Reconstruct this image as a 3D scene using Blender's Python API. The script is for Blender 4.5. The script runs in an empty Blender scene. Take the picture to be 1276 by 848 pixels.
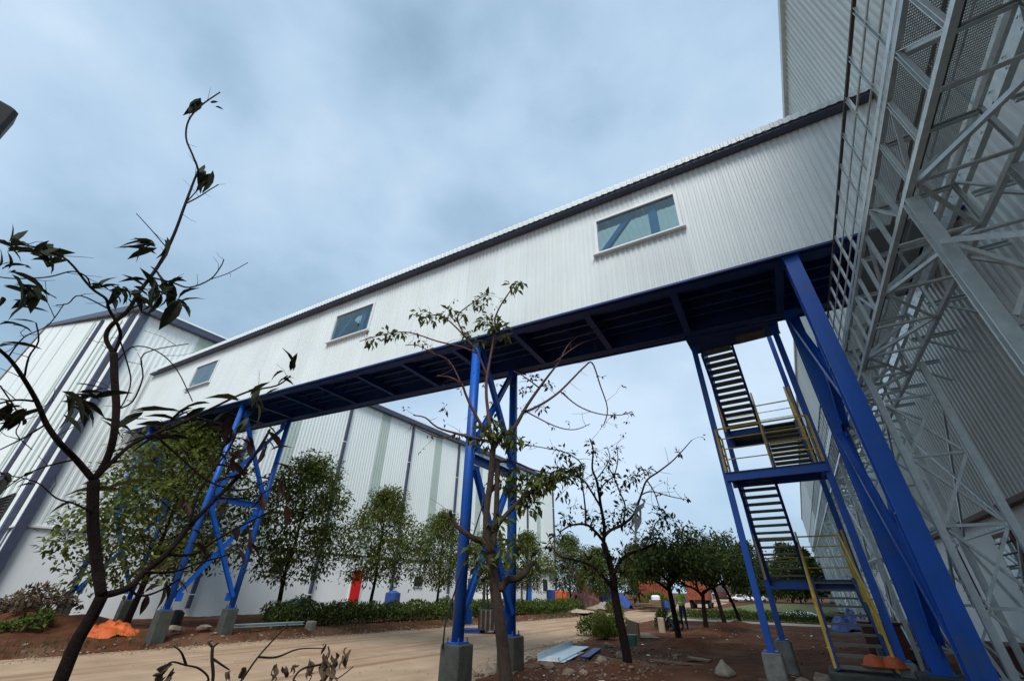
import bpy, math, random
from mathutils import Vector, Matrix, noise

# ------------------------------------------------------------------ camera
scene = bpy.context.scene
CAM = Vector((0.0, 0.0, 1.62))
cam_data = bpy.data.cameras.new("camera")
cam_data.sensor_width = 36.0
cam_data.lens = 508.0 / 1276.0 * 36.0
cam_data.clip_start = 0.05
cam_data.clip_end = 3000.0
cam = bpy.data.objects.new("camera", cam_data)
scene.collection.objects.link(cam)
cam.matrix_world = (Matrix.Translation(CAM) @ Matrix.Rotation(math.radians(33.51), 4, 'Z')
                    @ Matrix.Rotation(math.radians(90 + 31.47), 4, 'X') @ Matrix.Rotation(math.radians(0.83), 4, 'Z'))
scene.camera = cam

# ------------------------------------------------------------------ overcast sky
SUN_EL, SUN_AZ = 50.0, 148.0        # azimuth clockwise from +Y
world = bpy.data.worlds.new("World")
scene.world = world
world.use_nodes = True
wn, wl = world.node_tree.nodes, world.node_tree.links
wn.clear()
w_out = wn.new('ShaderNodeOutputWorld'); w_bg = wn.new('ShaderNodeBackground')
w_sky = wn.new('ShaderNodeTexSky'); w_sky.sky_type = 'NISHITA'; w_sky.sun_disc = False
w_sky.sun_elevation = math.radians(SUN_EL); w_sky.sun_rotation = math.radians(SUN_AZ)
w_sky.air_density = 1.2; w_sky.dust_density = 2.0
w_bg.inputs['Strength'].default_value = 0.1
w_tc = wn.new('ShaderNodeTexCoord')
w_map = wn.new('ShaderNodeMapping'); w_map.inputs['Scale'].default_value = (1.0, 1.0, 1.5)
w_map.inputs['Location'].default_value = (0.35, 0.2, 0.1)
w_n1 = wn.new('ShaderNodeTexNoise'); w_n1.inputs['Scale'].default_value = 1.5; w_n1.inputs['Detail'].default_value = 4.0; w_n1.inputs['Roughness'].default_value = 0.45; w_n1.inputs['Distortion'].default_value = 0.1
w_n2 = wn.new('ShaderNodeTexNoise'); w_n2.inputs['Scale'].default_value = 4.0; w_n2.inputs['Detail'].default_value = 8.0; w_n2.inputs['Roughness'].default_value = 0.55; w_n2.inputs['Distortion'].default_value = 0.0
w_add = wn.new('ShaderNodeMath'); w_add.operation = 'MULTIPLY_ADD'; w_add.inputs[1].default_value = 0.3
w_ramp = wn.new('ShaderNodeValToRGB')
cr = w_ramp.color_ramp
cr.elements[0].position = 0.47; cr.elements[0].color = (1.35, 2.05, 2.75, 1)
cr.elements[1].position = 0.80; cr.elements[1].color = (3.0, 3.7, 4.45, 1)
e = cr.elements.new(0.63); e.color = (2.15, 2.95, 3.82, 1)
w_mix = wn.new('ShaderNodeMixRGB'); w_mix.inputs['Fac'].default_value = 0.93
wl.new(w_tc.outputs['Generated'], w_map.inputs['Vector'])
wl.new(w_map.outputs['Vector'], w_n1.inputs['Vector']); wl.new(w_map.outputs['Vector'], w_n2.inputs['Vector'])
wl.new(w_n2.outputs['Fac'], w_add.inputs[0]); wl.new(w_n1.outputs['Fac'], w_add.inputs[2])
wl.new(w_add.outputs[0], w_ramp.inputs['Fac'])
wl.new(w_sky.outputs['Color'], w_mix.inputs['Color1']); wl.new(w_ramp.outputs['Color'], w_mix.inputs['Color2'])
wl.new(w_mix.outputs['Color'], w_bg.inputs['Color']); wl.new(w_bg.outputs['Background'], w_out.inputs['Surface'])

sun_data = bpy.data.lights.new("sun", 'SUN')
sun_data.energy = 1.5
sun_data.angle = math.radians(25.0)
sun_data.color = (1.0, 0.98, 0.95)
sun = bpy.data.objects.new("sun", sun_data)
scene.collection.objects.link(sun)
sun.rotation_euler = (math.radians(90 - SUN_EL), 0, math.radians(180 - SUN_AZ))

scene.view_settings.view_transform = 'Standard'
scene.view_settings.look = 'None'
scene.view_settings.gamma = 1.0
scene.view_settings.exposure = 1.15
scene.cycles.max_bounces = 6
scene.cycles.diffuse_bounces = 3
scene.cycles.transparent_max_bounces = 6

# ------------------------------------------------------------------ helpers
COL = scene.collection
RNG = random.Random(11)


class MB:
    """Collects faces; one mesh."""
    def __init__(self):
        self.v, self.f = [], []

    def quad_grid(self, fn, us, vs):
        b = len(self.v); n = len(vs)
        for u in us:
            for w in vs:
                self.v.append(tuple(fn(u, w)))
        for i in range(len(us) - 1):
            for j in range(n - 1):
                a = b + i * n + j
                self.f.append((a, a + n, a + n + 1, a + 1))
        return self

    def box(self, c, s, rot=None):
        c = Vector(c); hx, hy, hz = s[0] / 2, s[1] / 2, s[2] / 2
        b = len(self.v)
        for x, y, z in ((-hx, -hy, -hz), (hx, -hy, -hz), (hx, hy, -hz), (-hx, hy, -hz), (-hx, -hy, hz), (hx, -hy, hz), (hx, hy, hz), (-hx, hy, hz)):
            p = Vector((x, y, z))
            if rot is not None:
                p = rot @ p
            self.v.append(tuple(p + c))
        for q in ((0, 3, 2, 1), (4, 5, 6, 7), (0, 1, 5, 4), (1, 2, 6, 5), (2, 3, 7, 6), (3, 0, 4, 7)):
            self.f.append(tuple(b + i for i in q))
        return self

    def span(self, a, b):
        a, b = Vector(a), Vector(b)
        return self.box((a + b) / 2, (abs(b.x - a.x), abs(b.y - a.y), abs(b.z - a.z)))

    def block(self, c, s, bev=0.02, taper=1.0):
        """box with chamfered edges (octagonal plan) and chamfered top"""
        hx, hy = s[0] / 2, s[1] / 2; z0 = c[2] - s[2] / 2; z1 = c[2] + s[2] / 2
        rings = []
        for z, k, t in ((z0, 0, 1), (z1 - bev, 0, taper), (z1, bev, taper)):
            X, Y = hx * t - k, hy * t - k
            rings.append([(c[0] + x, c[1] + y, z) for x, y in ((-X + bev, -Y), (X - bev, -Y), (X, -Y + bev), (X, Y - bev), (X - bev, Y), (-X + bev, Y), (-X, Y - bev), (-X, -Y + bev))])
        return self.loft(rings, cap=True)

    def loft(self, rings, cap=True, closed=True):
        b = len(self.v); n = len(rings[0])
        for r in rings:
            self.v.extend(tuple(p) for p in r)
        for i in range(len(rings) - 1):
            for j in range(n if closed else n - 1):
                k = (j + 1) % n
                self.f.append((b + i * n + j, b + i * n + k, b + (i + 1) * n + k, b + (i + 1) * n + j))
        if cap:
            self.f.append(tuple(b + j for j in reversed(range(n))))
            self.f.append(tuple(b + (len(rings) - 1) * n + j for j in range(n)))
        return self

    def frame(self, p0, p1, ref):
        p0, p1 = Vector(p0), Vector(p1)
        d = (p1 - p0).normalized(); r = Vector(ref)
        r = r - d * r.dot(d)
        if r.length < 1e-4:
            r = Vector((1, 0, 0)) - d * d.x
            if r.length < 1e-3:
                r = Vector((0, 1, 0))
        r.normalize()
        return p0, p1, d, r, d.cross(r)

    def prism(self, p0, p1, prof, ref):
        p0, p1, d, r, s = self.frame(p0, p1, ref)
        return self.loft([[p + r * a + s * b for a, b in prof] for p in (p0, p1)])

    def bar(self, p0, p1, w, h, ref=(0, 0, 1)):
        """rectangular bar; h along ref, w across"""
        a, b = h / 2, w / 2
        return self.prism(p0, p1, [(-a, -b), (a, -b), (a, b), (-a, b)], ref)

    def ibeam(self, p0, p1, depth, width, ref=(0, 0, 1), tf=0.02, tw=0.014):
        """ref is the normal of the flanges"""
        a, b, t = depth / 2, width / 2, tw / 2
        pr = [(-a, -b), (-a + tf, -b), (-a + tf, -t), (a - tf, -t), (a - tf, -b), (a, -b), (a, b), (a - tf, b), (a - tf, t), (-a + tf, t), (-a + tf, b), (-a, b)]
        return self.prism(p0, p1, pr, ref)

    def channel(self, p0, p1, depth, width, ref=(0, 0, 1), t=0.01):
        a, b = depth / 2, width / 2
        pr = [(-a, -b), (a, -b), (a, b), (a - t, b), (a - t, -b + t), (-a + t, -b + t), (-a + t, b), (-a, b)]
        return self.prism(p0, p1, pr, ref)

    def angle(self, p0, p1, w, ref=(0, 0, 1), t=0.008):
        a = w / 2
        pr = [(-a, -a), (a, -a), (a, -a + t), (-a + t, -a + t), (-a + t, a), (-a, a)]
        return self.prism(p0, p1, pr, ref)

    def tube(self, pts, r0, r1=None, seg=6, caps=True):
        pts = [Vector(p) for p in pts]; n = len(pts)
        if r1 is None:
            r1 = r0
        L = [0.0]
        for i in range(1, n):
            L.append(L[-1] + (pts[i] - pts[i - 1]).length)
        rings = []; ref = None
        for i, p in enumerate(pts):
            d = (pts[min(i + 1, n - 1)] - pts[max(i - 1, 0)])
            if d.length < 1e-6:
                d = Vector((0, 0, 1))
            d.normalize()
            if ref is None:
                ref = Vector((1, 0, 0)) if abs(d.x) < 0.8 else Vector((0, 1, 0))
            ref = (ref - d * ref.dot(d))
            if ref.length < 1e-4:
                ref = Vector((0, 1, 0)) - d * d.y
            ref.normalize(); s = d.cross(ref)
            r = r0 + (r1 - r0) * (L[i] / max(L[-1], 1e-6))
            rings.append([p + (ref * math.cos(2 * math.pi * k / seg) + s * math.sin(2 * math.pi * k / seg)) * r for k in range(seg)])
        return self.loft(rings, cap=caps)

    def leaf(self, p, d, nrm, L, W, fold=0.25, droop=0.2):
        """one folded leaf: 6 vertices"""
        d = d.normalized(); s = d.cross(nrm)
        if s.length < 1e-4:
            s = d.cross(Vector((0.3, 0.5, 0.8)))
        s.normalize(); n = s.cross(d)
        b = len(self.v)
        m = p + d * (L * .5) ; t = p + d * L - n * (L * droop)
        self.v += [tuple(p), tuple(m + s * W * .5 + n * W * fold), tuple(m - s * W * .5 + n * W * fold), tuple(t), tuple(m - n * (L * droop * .2))]
        self.f += [(b, b + 4, b + 1), (b, b + 2, b + 4), (b + 4, b + 3, b + 1), (b + 4, b + 2, b + 3)]

    def leaf2(self, p, d, nrm, L, W):
        d = d.normalized(); s = d.cross(nrm)
        if s.length < 1e-4:
            s = Vector((1, 0, 0))
        s.normalize(); n = s.cross(d); b = len(self.v)
        m = p + d * (L * .45) + n * (W * .2)
        self.v += [tuple(p), tuple(m + s * W * .5), tuple(p + d * L), tuple(m - s * W * .5)]
        self.f += [(b, b + 1, b + 2), (b, b + 2, b + 3)]

    def mesh(self, name, smooth=False):
        me = bpy.data.meshes.new(name)
        me.from_pydata(self.v, [], self.f)
        me.validate()
        if smooth:
            me.polygons.foreach_set('use_smooth', [True] * len(me.polygons))
        me.update()
        return me


def accum(o):
    m = o.matrix_basis.copy()
    while o.parent:
        o = o.parent
        m = o.matrix_basis @ m
    return m


def tag(o, label=None, cat=None, group=None, kind=None):
    if label: o['label'] = label
    if cat: o['category'] = cat
    if group: o['group'] = group
    if kind: o['kind'] = kind
    return o


def thing(name, label, cat, loc=(0, 0, 0), group=None, rz=0.0, matrix=None):
    o = bpy.data.objects.new(name, None)
    o.empty_display_size = 0.2
    COL.objects.link(o)
    if matrix is not None:
        o.matrix_basis = matrix
    else:
        o.location = loc; o.rotation_euler = (0, 0, rz)
    return tag(o, label, cat, group)


def part(name, mb, mat, parent=None, world=True, smooth=False, label=None):
    """mesh object; vertices given in world space (world) or parent space"""
    if parent is not None and world:
        inv = accum(parent).inverted()
        mb.v = [tuple(inv @ Vector(v)) for v in mb.v]
    me = mb.mesh(name, smooth)
    for m in (mat if isinstance(mat, (list, tuple)) else [mat]):
        me.materials.append(m)
    o = bpy.data.objects.new(name, me)
    COL.objects.link(o)
    if parent is not None:
        o.parent = parent
    if label: o['label'] = label
    return o


def solo(name, mb, mat, label, cat, base, group=None, smooth=False):
    """a top-level thing made of one mesh, origin at its base"""
    b = Vector(base)
    mb.v = [tuple(Vector(v) - b) for v in mb.v]
    o = part(name, mb, mat, None, False, smooth)
    o.location = b
    return tag(o, label, cat, group)


def inst(name, mesh, parent, loc=(0, 0, 0), rot=(0, 0, 0), scale=(1, 1, 1)):
    o = bpy.data.objects.new(name, mesh)
    COL.objects.link(o)
    o.parent = parent
    o.location = loc; o.rotation_euler = rot; o.scale = scale
    return o


def withmat(mb, name, mat, smooth=False):
    me = mb.mesh(name, smooth)
    for m in (mat if isinstance(mat, (list, tuple)) else [mat]):
        me.materials.append(m)
    return me


def copy_tree(o, parent=None):
    c = o.copy(); COL.objects.link(c); c.parent = parent
    for ch in list(o.children):
        copy_tree(ch, c)
    return c


# ------------------------------------------------------------------ materials
def material(name, col, rough=0.6, along=None, metal=0.0, var=0.15, scale=3.0, bump=0.0, bscale=30.0, streak=0.0, spec=0.5, rnd=0.0, second=None, second_scale=1.2, second_pos=(0.5, 0.62), island=False, translucent=0.0):
    m = bpy.data.materials.new(name); m.use_nodes = True
    nt = m.node_tree; N, L = nt.nodes, nt.links
    bs = N['Principled BSDF']
    bs.inputs['Roughness'].default_value = rough; bs.inputs['Metallic'].default_value = metal
    bs.inputs['Specular IOR Level'].default_value = spec
    geo = N.new('ShaderNodeNewGeometry')
    ns = N.new('ShaderNodeTexNoise'); ns.inputs['Scale'].default_value = scale; ns.inputs['Detail'].default_value = 6
    L.new(geo.outputs['Position'], ns.inputs['Vector'])
    ramp = N.new('ShaderNodeValToRGB')
    ramp.color_ramp.elements[0].position = 0.3; ramp.color_ramp.elements[1].position = 0.72
    ramp.color_ramp.elements[0].color = tuple(c * (1 - var) for c in col) + (1,)
    ramp.color_ramp.elements[1].color = tuple(min(1, c * (1 + var)) for c in col) + (1,)
    L.new(ns.outputs['Fac'], ramp.inputs['Fac'])
    cur = ramp.outputs['Color']
    if second is not None:
        n2 = N.new('ShaderNodeTexNoise'); n2.inputs['Scale'].default_value = second_scale; n2.inputs['Detail'].default_value = 7; n2.inputs['Roughness'].default_value = 0.62
        L.new(geo.outputs['Position'], n2.inputs['Vector'])
        mr = N.new('ShaderNodeMapRange'); mr.inputs['From Min'].default_value = second_pos[0]; mr.inputs['From Max'].default_value = second_pos[1]
        L.new(n2.outputs['Fac'], mr.inputs['Value'])
        mx = N.new('ShaderNodeMixRGB'); mx.inputs['Color2'].default_value = tuple(second) + (1,)
        L.new(mr.outputs['Result'], mx.inputs['Fac']); L.new(cur, mx.inputs['Color1'])
        cur = mx.outputs['Color']
    if along is not None:
        # long soft marks that run with the road: wheel tracks and drifted dust
        mpa = N.new('ShaderNodeMapping'); mpa.inputs['Scale'].default_value = (1.5, 0.07, 1.0); mpa.inputs['Rotation'].default_value = (0, 0, math.radians(-4))
        L.new(geo.outputs['Position'], mpa.inputs['Vector'])
        na = N.new('ShaderNodeTexNoise'); na.inputs['Scale'].default_value = 1.0; na.inputs['Detail'].default_value = 5; na.inputs['Roughness'].default_value = 0.6
        L.new(mpa.outputs['Vector'], na.inputs['Vector'])
        mra = N.new('ShaderNodeMapRange'); mra.inputs['From Min'].default_value = 0.5; mra.inputs['From Max'].default_value = 0.66
        L.new(na.outputs['Fac'], mra.inputs['Value'])
        mxa = N.new('ShaderNodeMixRGB'); mxa.inputs['Color2'].default_value = tuple(along) + (1,)
        L.new(mra.outputs['Result'], mxa.inputs['Fac']); L.new(cur, mxa.inputs['Color1'])
        cur = mxa.outputs['Color']
    if streak > 0:
        mp = N.new('ShaderNodeMapping'); mp.inputs['Scale'].default_value = (3.5, 3.5, 0.16)
        L.new(geo.outputs['Position'], mp.inputs['Vector'])
        n3 = N.new('ShaderNodeTexNoise'); n3.inputs['Scale'].default_value = 2.2; n3.inputs['Detail'].default_value = 5
        L.new(mp.outputs['Vector'], n3.inputs['Vector'])
        mr3 = N.new('ShaderNodeMapRange'); mr3.inputs['From Min'].default_value = 0.45; mr3.inputs['From Max'].default_value = 0.75
        mr3.inputs['To Min'].default_value = 1.0; mr3.inputs['To Max'].default_value = 1.0 - streak
        L.new(n3.outputs['Fac'], mr3.inputs['Value'])
        vm = N.new('ShaderNodeVectorMath'); vm.operation = 'SCALE'
        L.new(cur, vm.inputs[0]); L.new(mr3.outputs['Result'], vm.inputs['Scale'])
        cur = vm.outputs['Vector']
    if rnd > 0 or island:
        mr4 = N.new('ShaderNodeMapRange'); mr4.inputs['To Min'].default_value = 1 - (rnd or .35); mr4.inputs['To Max'].default_value = 1 + (rnd or .35)
        if island:
            L.new(geo.outputs['Random Per Island'], mr4.inputs['Value'])
        else:
            oi = N.new('ShaderNodeObjectInfo'); L.new(oi.outputs['Random'], mr4.inputs['Value'])
        vm2 = N.new('ShaderNodeVectorMath'); vm2.operation = 'SCALE'
        L.new(cur, vm2.inputs[0]); L.new(mr4.outputs['Result'], vm2.inputs['Scale'])
        cur = vm2.outputs['Vector']
    L.new(cur, bs.inputs['Base Color'])
    if bump > 0:
        nb = N.new('ShaderNodeTexNoise'); nb.inputs['Scale'].default_value = bscale; nb.inputs['Detail'].default_value = 8; nb.inputs['Roughness'].default_value = 0.65
        L.new(geo.outputs['Position'], nb.inputs['Vector'])
        bp = N.new('ShaderNodeBump'); bp.inputs['Strength'].default_value = bump; bp.inputs['Distance'].default_value = 0.03
        L.new(nb.outputs['Fac'], bp.inputs['Height']); L.new(bp.outputs['Normal'], bs.inputs['Normal'])
    if translucent > 0:
        tr = N.new('ShaderNodeBsdfTranslucent'); L.new(cur, tr.inputs['Color'])
        ms = N.new('ShaderNodeMixShader'); ms.inputs['Fac'].default_value = translucent
        out = N['Material Output']
        L.new(bs.outputs['BSDF'], ms.inputs[1]); L.new(tr.outputs['BSDF'], ms.inputs[2]); L.new(ms.outputs['Shader'], out.inputs['Surface'])
    return m


M = {}
M['soil'] = material('red_soil', (0.088, 0.033, 0.015), 0.95, var=0.35, scale=2.5, bump=0.9, bscale=14, second=(0.14, 0.075, 0.042), second_scale=0.5, second_pos=(0.5, 0.68), spec=0.15)
M['road'] = material('dusty_road', (0.385, 0.27, 0.175), 0.9, along=(0.25, 0.155, 0.09), var=0.16, scale=1.2, bump=0.35, bscale=40, second=(0.28, 0.17, 0.1), second_scale=0.35, second_pos=(0.5, 0.75), spec=0.2)
M['frame_brightened'] = material('brightened_blue_frame', (0.03, 0.2, 0.5), 0.5, var=0.1)  # same blue steel as outside; brightness of the lit interior put into the colour
M['path'] = material('sandy_path', (0.36, 0.28, 0.2), 0.9, var=0.15, bump=0.3)
M['lawn'] = material('lawn_ground', (0.09, 0.12, 0.03), 0.95, var=0.35, scale=1.5, bump=0.7, second=(0.16, 0.11, 0.05), second_scale=0.4)
M['clad'] = material('white_cladding', (0.68, 0.73, 0.725), 0.42, var=0.05, scale=0.6, streak=0.05, rnd=0.04, spec=0.4)
M['cladg'] = material('warehouse_cladding', (0.78, 0.825, 0.80), 0.5, var=0.03, scale=0.3, streak=0.03, rnd=0.02, spec=0.35)
M['cladr'] = material('factory_cladding', (0.56, 0.58, 0.54), 0.5, var=0.06, scale=0.4, streak=0.16, rnd=0.03, spec=0.35)
M['plaster'] = material('white_plaster', (0.79, 0.82, 0.81), 0.85, var=0.06, scale=0.5, bump=0.15, bscale=20, streak=0.04)
M['strip'] = material('translucent_strip', (0.44, 0.52, 0.46), 0.5, var=0.06, rnd=0.05, streak=0.06)
M['added_skylight'] = material('added_skylight_sheet', (0.62, 0.7, 0.68), 0.5, var=0.05, translucent=0.55)  # for unseen rear roof sheets, added to let daylight onto the inner frames
M['navy'] = material('navy_trim', (0.05, 0.06, 0.1), 0.5, var=0.2, streak=0.15)
M['blue'] = material('blue_paint', (0.002, 0.085, 0.42), 0.42, var=0.10, scale=2.5, bump=0.05, bscale=60, streak=0.18, spec=0.45, second=(0.035, 0.085, 0.24), second_scale=2.2, second_pos=(0.54, 0.74))
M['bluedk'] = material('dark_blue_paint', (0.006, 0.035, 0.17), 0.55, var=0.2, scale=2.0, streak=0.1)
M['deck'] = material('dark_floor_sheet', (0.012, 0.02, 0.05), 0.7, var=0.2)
M['yellow'] = material('yellow_paint', (0.66, 0.43, 0.045), 0.5, var=0.2, scale=8, rnd=0.1)
M['tread'] = material('steel_tread', (0.16, 0.15, 0.11), 0.6, metal=0.3, var=0.25, scale=10)
M['galv'] = material('galvanised_steel', (0.56, 0.62, 0.61), 0.36, metal=0.42, var=0.1, scale=14, bump=0.05, streak=0.2, rnd=0.12, second=(0.46, 0.5, 0.5), second_scale=9, second_pos=(0.5, 0.8))
M['galvdk'] = material('weathered_galvanised', (0.10, 0.095, 0.085), 0.55, metal=0.4, var=0.3, scale=6, rnd=0.2)
M['concrete'] = material('concrete', (0.21, 0.215, 0.19), 0.9, var=0.2, scale=4, bump=0.6, bscale=18, streak=0.25, second=(0.12, 0.10, 0.075), second_scale=2.6, second_pos=(0.48, 0.66))
M['concdk'] = material('painted_concrete', (0.05, 0.056, 0.047), 0.85, var=0.3, scale=5, bump=0.5, streak=0.2, second=(0.09, 0.075, 0.055), second_scale=1.5, second_pos=(0.55, 0.75))
M['white'] = material('white_trim', (0.74, 0.77, 0.78), 0.5, var=0.05, streak=0.08)
M['black'] = material('black_rubber', (0.012, 0.012, 0.012), 0.6, var=0.3)
M['dark'] = material('dark_gap', (0.02, 0.022, 0.024), 0.6, var=0.3)
M['bark'] = material('dark_bark', (0.017, 0.010, 0.008), 0.9, var=0.5, scale=22, spec=0.2, bump=1.0, bscale=60)
M['barkr'] = material('brown_bark', (0.05, 0.03, 0.02), 0.9, var=0.4, scale=16, bump=0.9, bscale=70, second=(0.04, 0.028, 0.02), second_scale=9)
M['twig'] = material('reddish_twig', (0.08, 0.03, 0.028), 0.8, var=0.3, scale=20)
M['leafd'] = material('dark_leaf', (0.018, 0.024, 0.01), 0.7, spec=0.2, var=0.35, island=True, rnd=0.5, translucent=0.18)
M['leafy'] = material('olive_leaf', (0.06, 0.065, 0.02), 0.65, spec=0.25, var=0.4, island=True, rnd=0.4, translucent=0.22)
M['leafr'] = material('red_brown_leaf', (0.04, 0.02, 0.014), 0.7, spec=0.2, var=0.4, island=True, rnd=0.5, translucent=0.2)
M['leafg'] = material('green_leaf', (0.085, 0.11, 0.024), 0.7, spec=0.12, var=0.4, island=True, rnd=0.6, translucent=0.38)
M['leafb'] = material('bright_leaf', (0.125, 0.15, 0.03), 0.7, spec=0.12, var=0.4, island=True, rnd=0.6, translucent=0.45)
M['leafh'] = material('hedge_leaf', (0.07, 0.105, 0.022), 0.7, spec=0.12, var=0.4, island=True, rnd=0.55, translucent=0.22)
M['leafm'] = material('shade_tree_leaf', (0.045, 0.068, 0.02), 0.7, spec=0.12, var=0.4, island=True, rnd=0.55, translucent=0.2)
M['dry'] = material('dry_leaf', (0.11, 0.075, 0.045), 0.8, var=0.4, island=True, rnd=0.4, translucent=0.2)
M['red'] = material('red_door_paint', (0.62, 0.012, 0.012), 0.5, var=0.08)
M['orange'] = material('orange_sheet', (0.5, 0.095, 0.018), 0.6, var=0.2, scale=5)
M['rust'] = material('rusty_orange_steel', (0.26, 0.05, 0.016), 0.7, var=0.3, scale=3, second=(0.12, 0.04, 0.02), second_scale=2)
M['tarpb'] = material('blue_tarp', (0.02, 0.06, 0.26), 0.55, var=0.25, scale=4)
M['bluedoor'] = material('bright_blue_door', (0.01, 0.12, 0.5), 0.5, var=0.08)
M['wood'] = material('weathered_wood', (0.17, 0.115, 0.07), 0.85, var=0.35, scale=8, bump=0.4, rnd=0.2)
M['stone'] = material('dusty_stone', (0.24, 0.18, 0.13), 0.95, var=0.3, scale=6, bump=0.6, rnd=0.3)
M['sheet'] = material('pale_sheet_metal', (0.55, 0.66, 0.70), 0.4, metal=0.2, var=0.08)
M['sack'] = material('woven_sack', (0.25, 0.225, 0.18), 0.9, var=0.25, scale=9, bump=0.5)
M['plastic'] = material('grey_plastic_rag', (0.5, 0.51, 0.5), 0.6, var=0.15, translucent=0.4)
M['skin'] = material('skin', (0.16, 0.085, 0.055), 0.6, var=0.1)
M['vest'] = material('lime_vest', (0.38, 0.62, 0.05), 0.7, var=0.1)
M['shirt'] = material('pale_shirt', (0.42, 0.46, 0.5), 0.8, var=0.1)
M['trouser'] = material('navy_trousers', (0.025, 0.04, 0.085), 0.8, var=0.2)
M['hair'] = material('black_hair', (0.008, 0.007, 0.006), 0.7, var=0.1)
M['brown'] = material('brown_rust_paint', (0.1, 0.03, 0.022), 0.6, var=0.3, scale=5)
M['green'] = material('green_plastic', (0.03, 0.12, 0.09), 0.5, var=0.2)


def glass_material():
    m = bpy.data.materials.new('window_glass'); m.use_nodes = True
    N, L = m.node_tree.nodes, m.node_tree.links
    N.clear()
    out = N.new('ShaderNodeOutputMaterial'); mix = N.new('ShaderNodeMixShader')
    gl = N.new('ShaderNodeBsdfGlossy'); gl.inputs['Roughness'].default_value = 0.03; gl.inputs['Color'].default_value = (0.75, 0.85, 0.85, 1)
    tr = N.new('ShaderNodeBsdfTransparent'); tr.inputs['Color'].default_value = (0.66, 0.76, 0.77, 1)
    lw = N.new('ShaderNodeLayerWeight'); lw.inputs['Blend'].default_value = 0.5
    fr = N.new('ShaderNodeMath'); fr.operation = 'POWER'; fr.inputs[1].default_value = 4.0; L.new(lw.outputs['Facing'], fr.inputs[0])
    ma = N.new('ShaderNodeMath'); ma.operation = 'MULTIPLY_ADD'; ma.inputs[1].default_value = 0.7; ma.inputs[2].default_value = 0.1
    L.new(fr.outputs[0], ma.inputs[0]); L.new(ma.outputs[0], mix.inputs['Fac'])
    L.new(tr.outputs[0], mix.inputs[1]); L.new(gl.outputs[0], mix.inputs[2]); L.new(mix.outputs[0], out.inputs['Surface'])
    return m


def mesh_deck_material():
    """expanded-metal floor: far finer than a pixel-wide strand, so the holes are a pattern"""
    m = bpy.data.materials.new('expanded_metal_floor'); m.use_nodes = True
    N, L = m.node_tree.nodes, m.node_tree.links
    bs = N['Principled BSDF']; bs.inputs['Base Color'].default_value = (0.4, 0.41, 0.38, 1); bs.inputs['Metallic'].default_value = 0.4; bs.inputs['Roughness'].default_value = 0.5
    geo = N.new('ShaderNodeNewGeometry')
    outs = []
    for sc, ax in ((44.0, 'X'), (26.0, 'Y')):
        w = N.new('ShaderNodeTexWave'); w.wave_type = 'BANDS'; w.bands_direction = ax; w.inputs['Scale'].default_value = sc / 6.283 * 3.0
        L.new(geo.outputs['Position'], w.inputs['Vector']); outs.append(w)
    mxm = N.new('ShaderNodeMath'); mxm.operation = 'MAXIMUM'
    L.new(outs[0].outputs['Fac'], mxm.inputs[0]); L.new(outs[1].outputs['Fac'], mxm.inputs[1])
    gt = N.new('ShaderNodeMath'); gt.operation = 'GREATER_THAN'; gt.inputs[1].default_value = 0.88
    L.new(mxm.outputs[0], gt.inputs[0])
    tr = N.new('ShaderNodeBsdfTransparent'); mix = N.new('ShaderNodeMixShader')
    L.new(gt.outputs[0], mix.inputs['Fac']); L.new(tr.outputs[0], mix.inputs[1]); L.new(bs.outputs[0], mix.inputs[2])
    L.new(mix.outputs[0], N['Material Output'].inputs['Surface'])
    return m


M['glass'] = glass_material()
M['meshdeck'] = mesh_deck_material()

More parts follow.
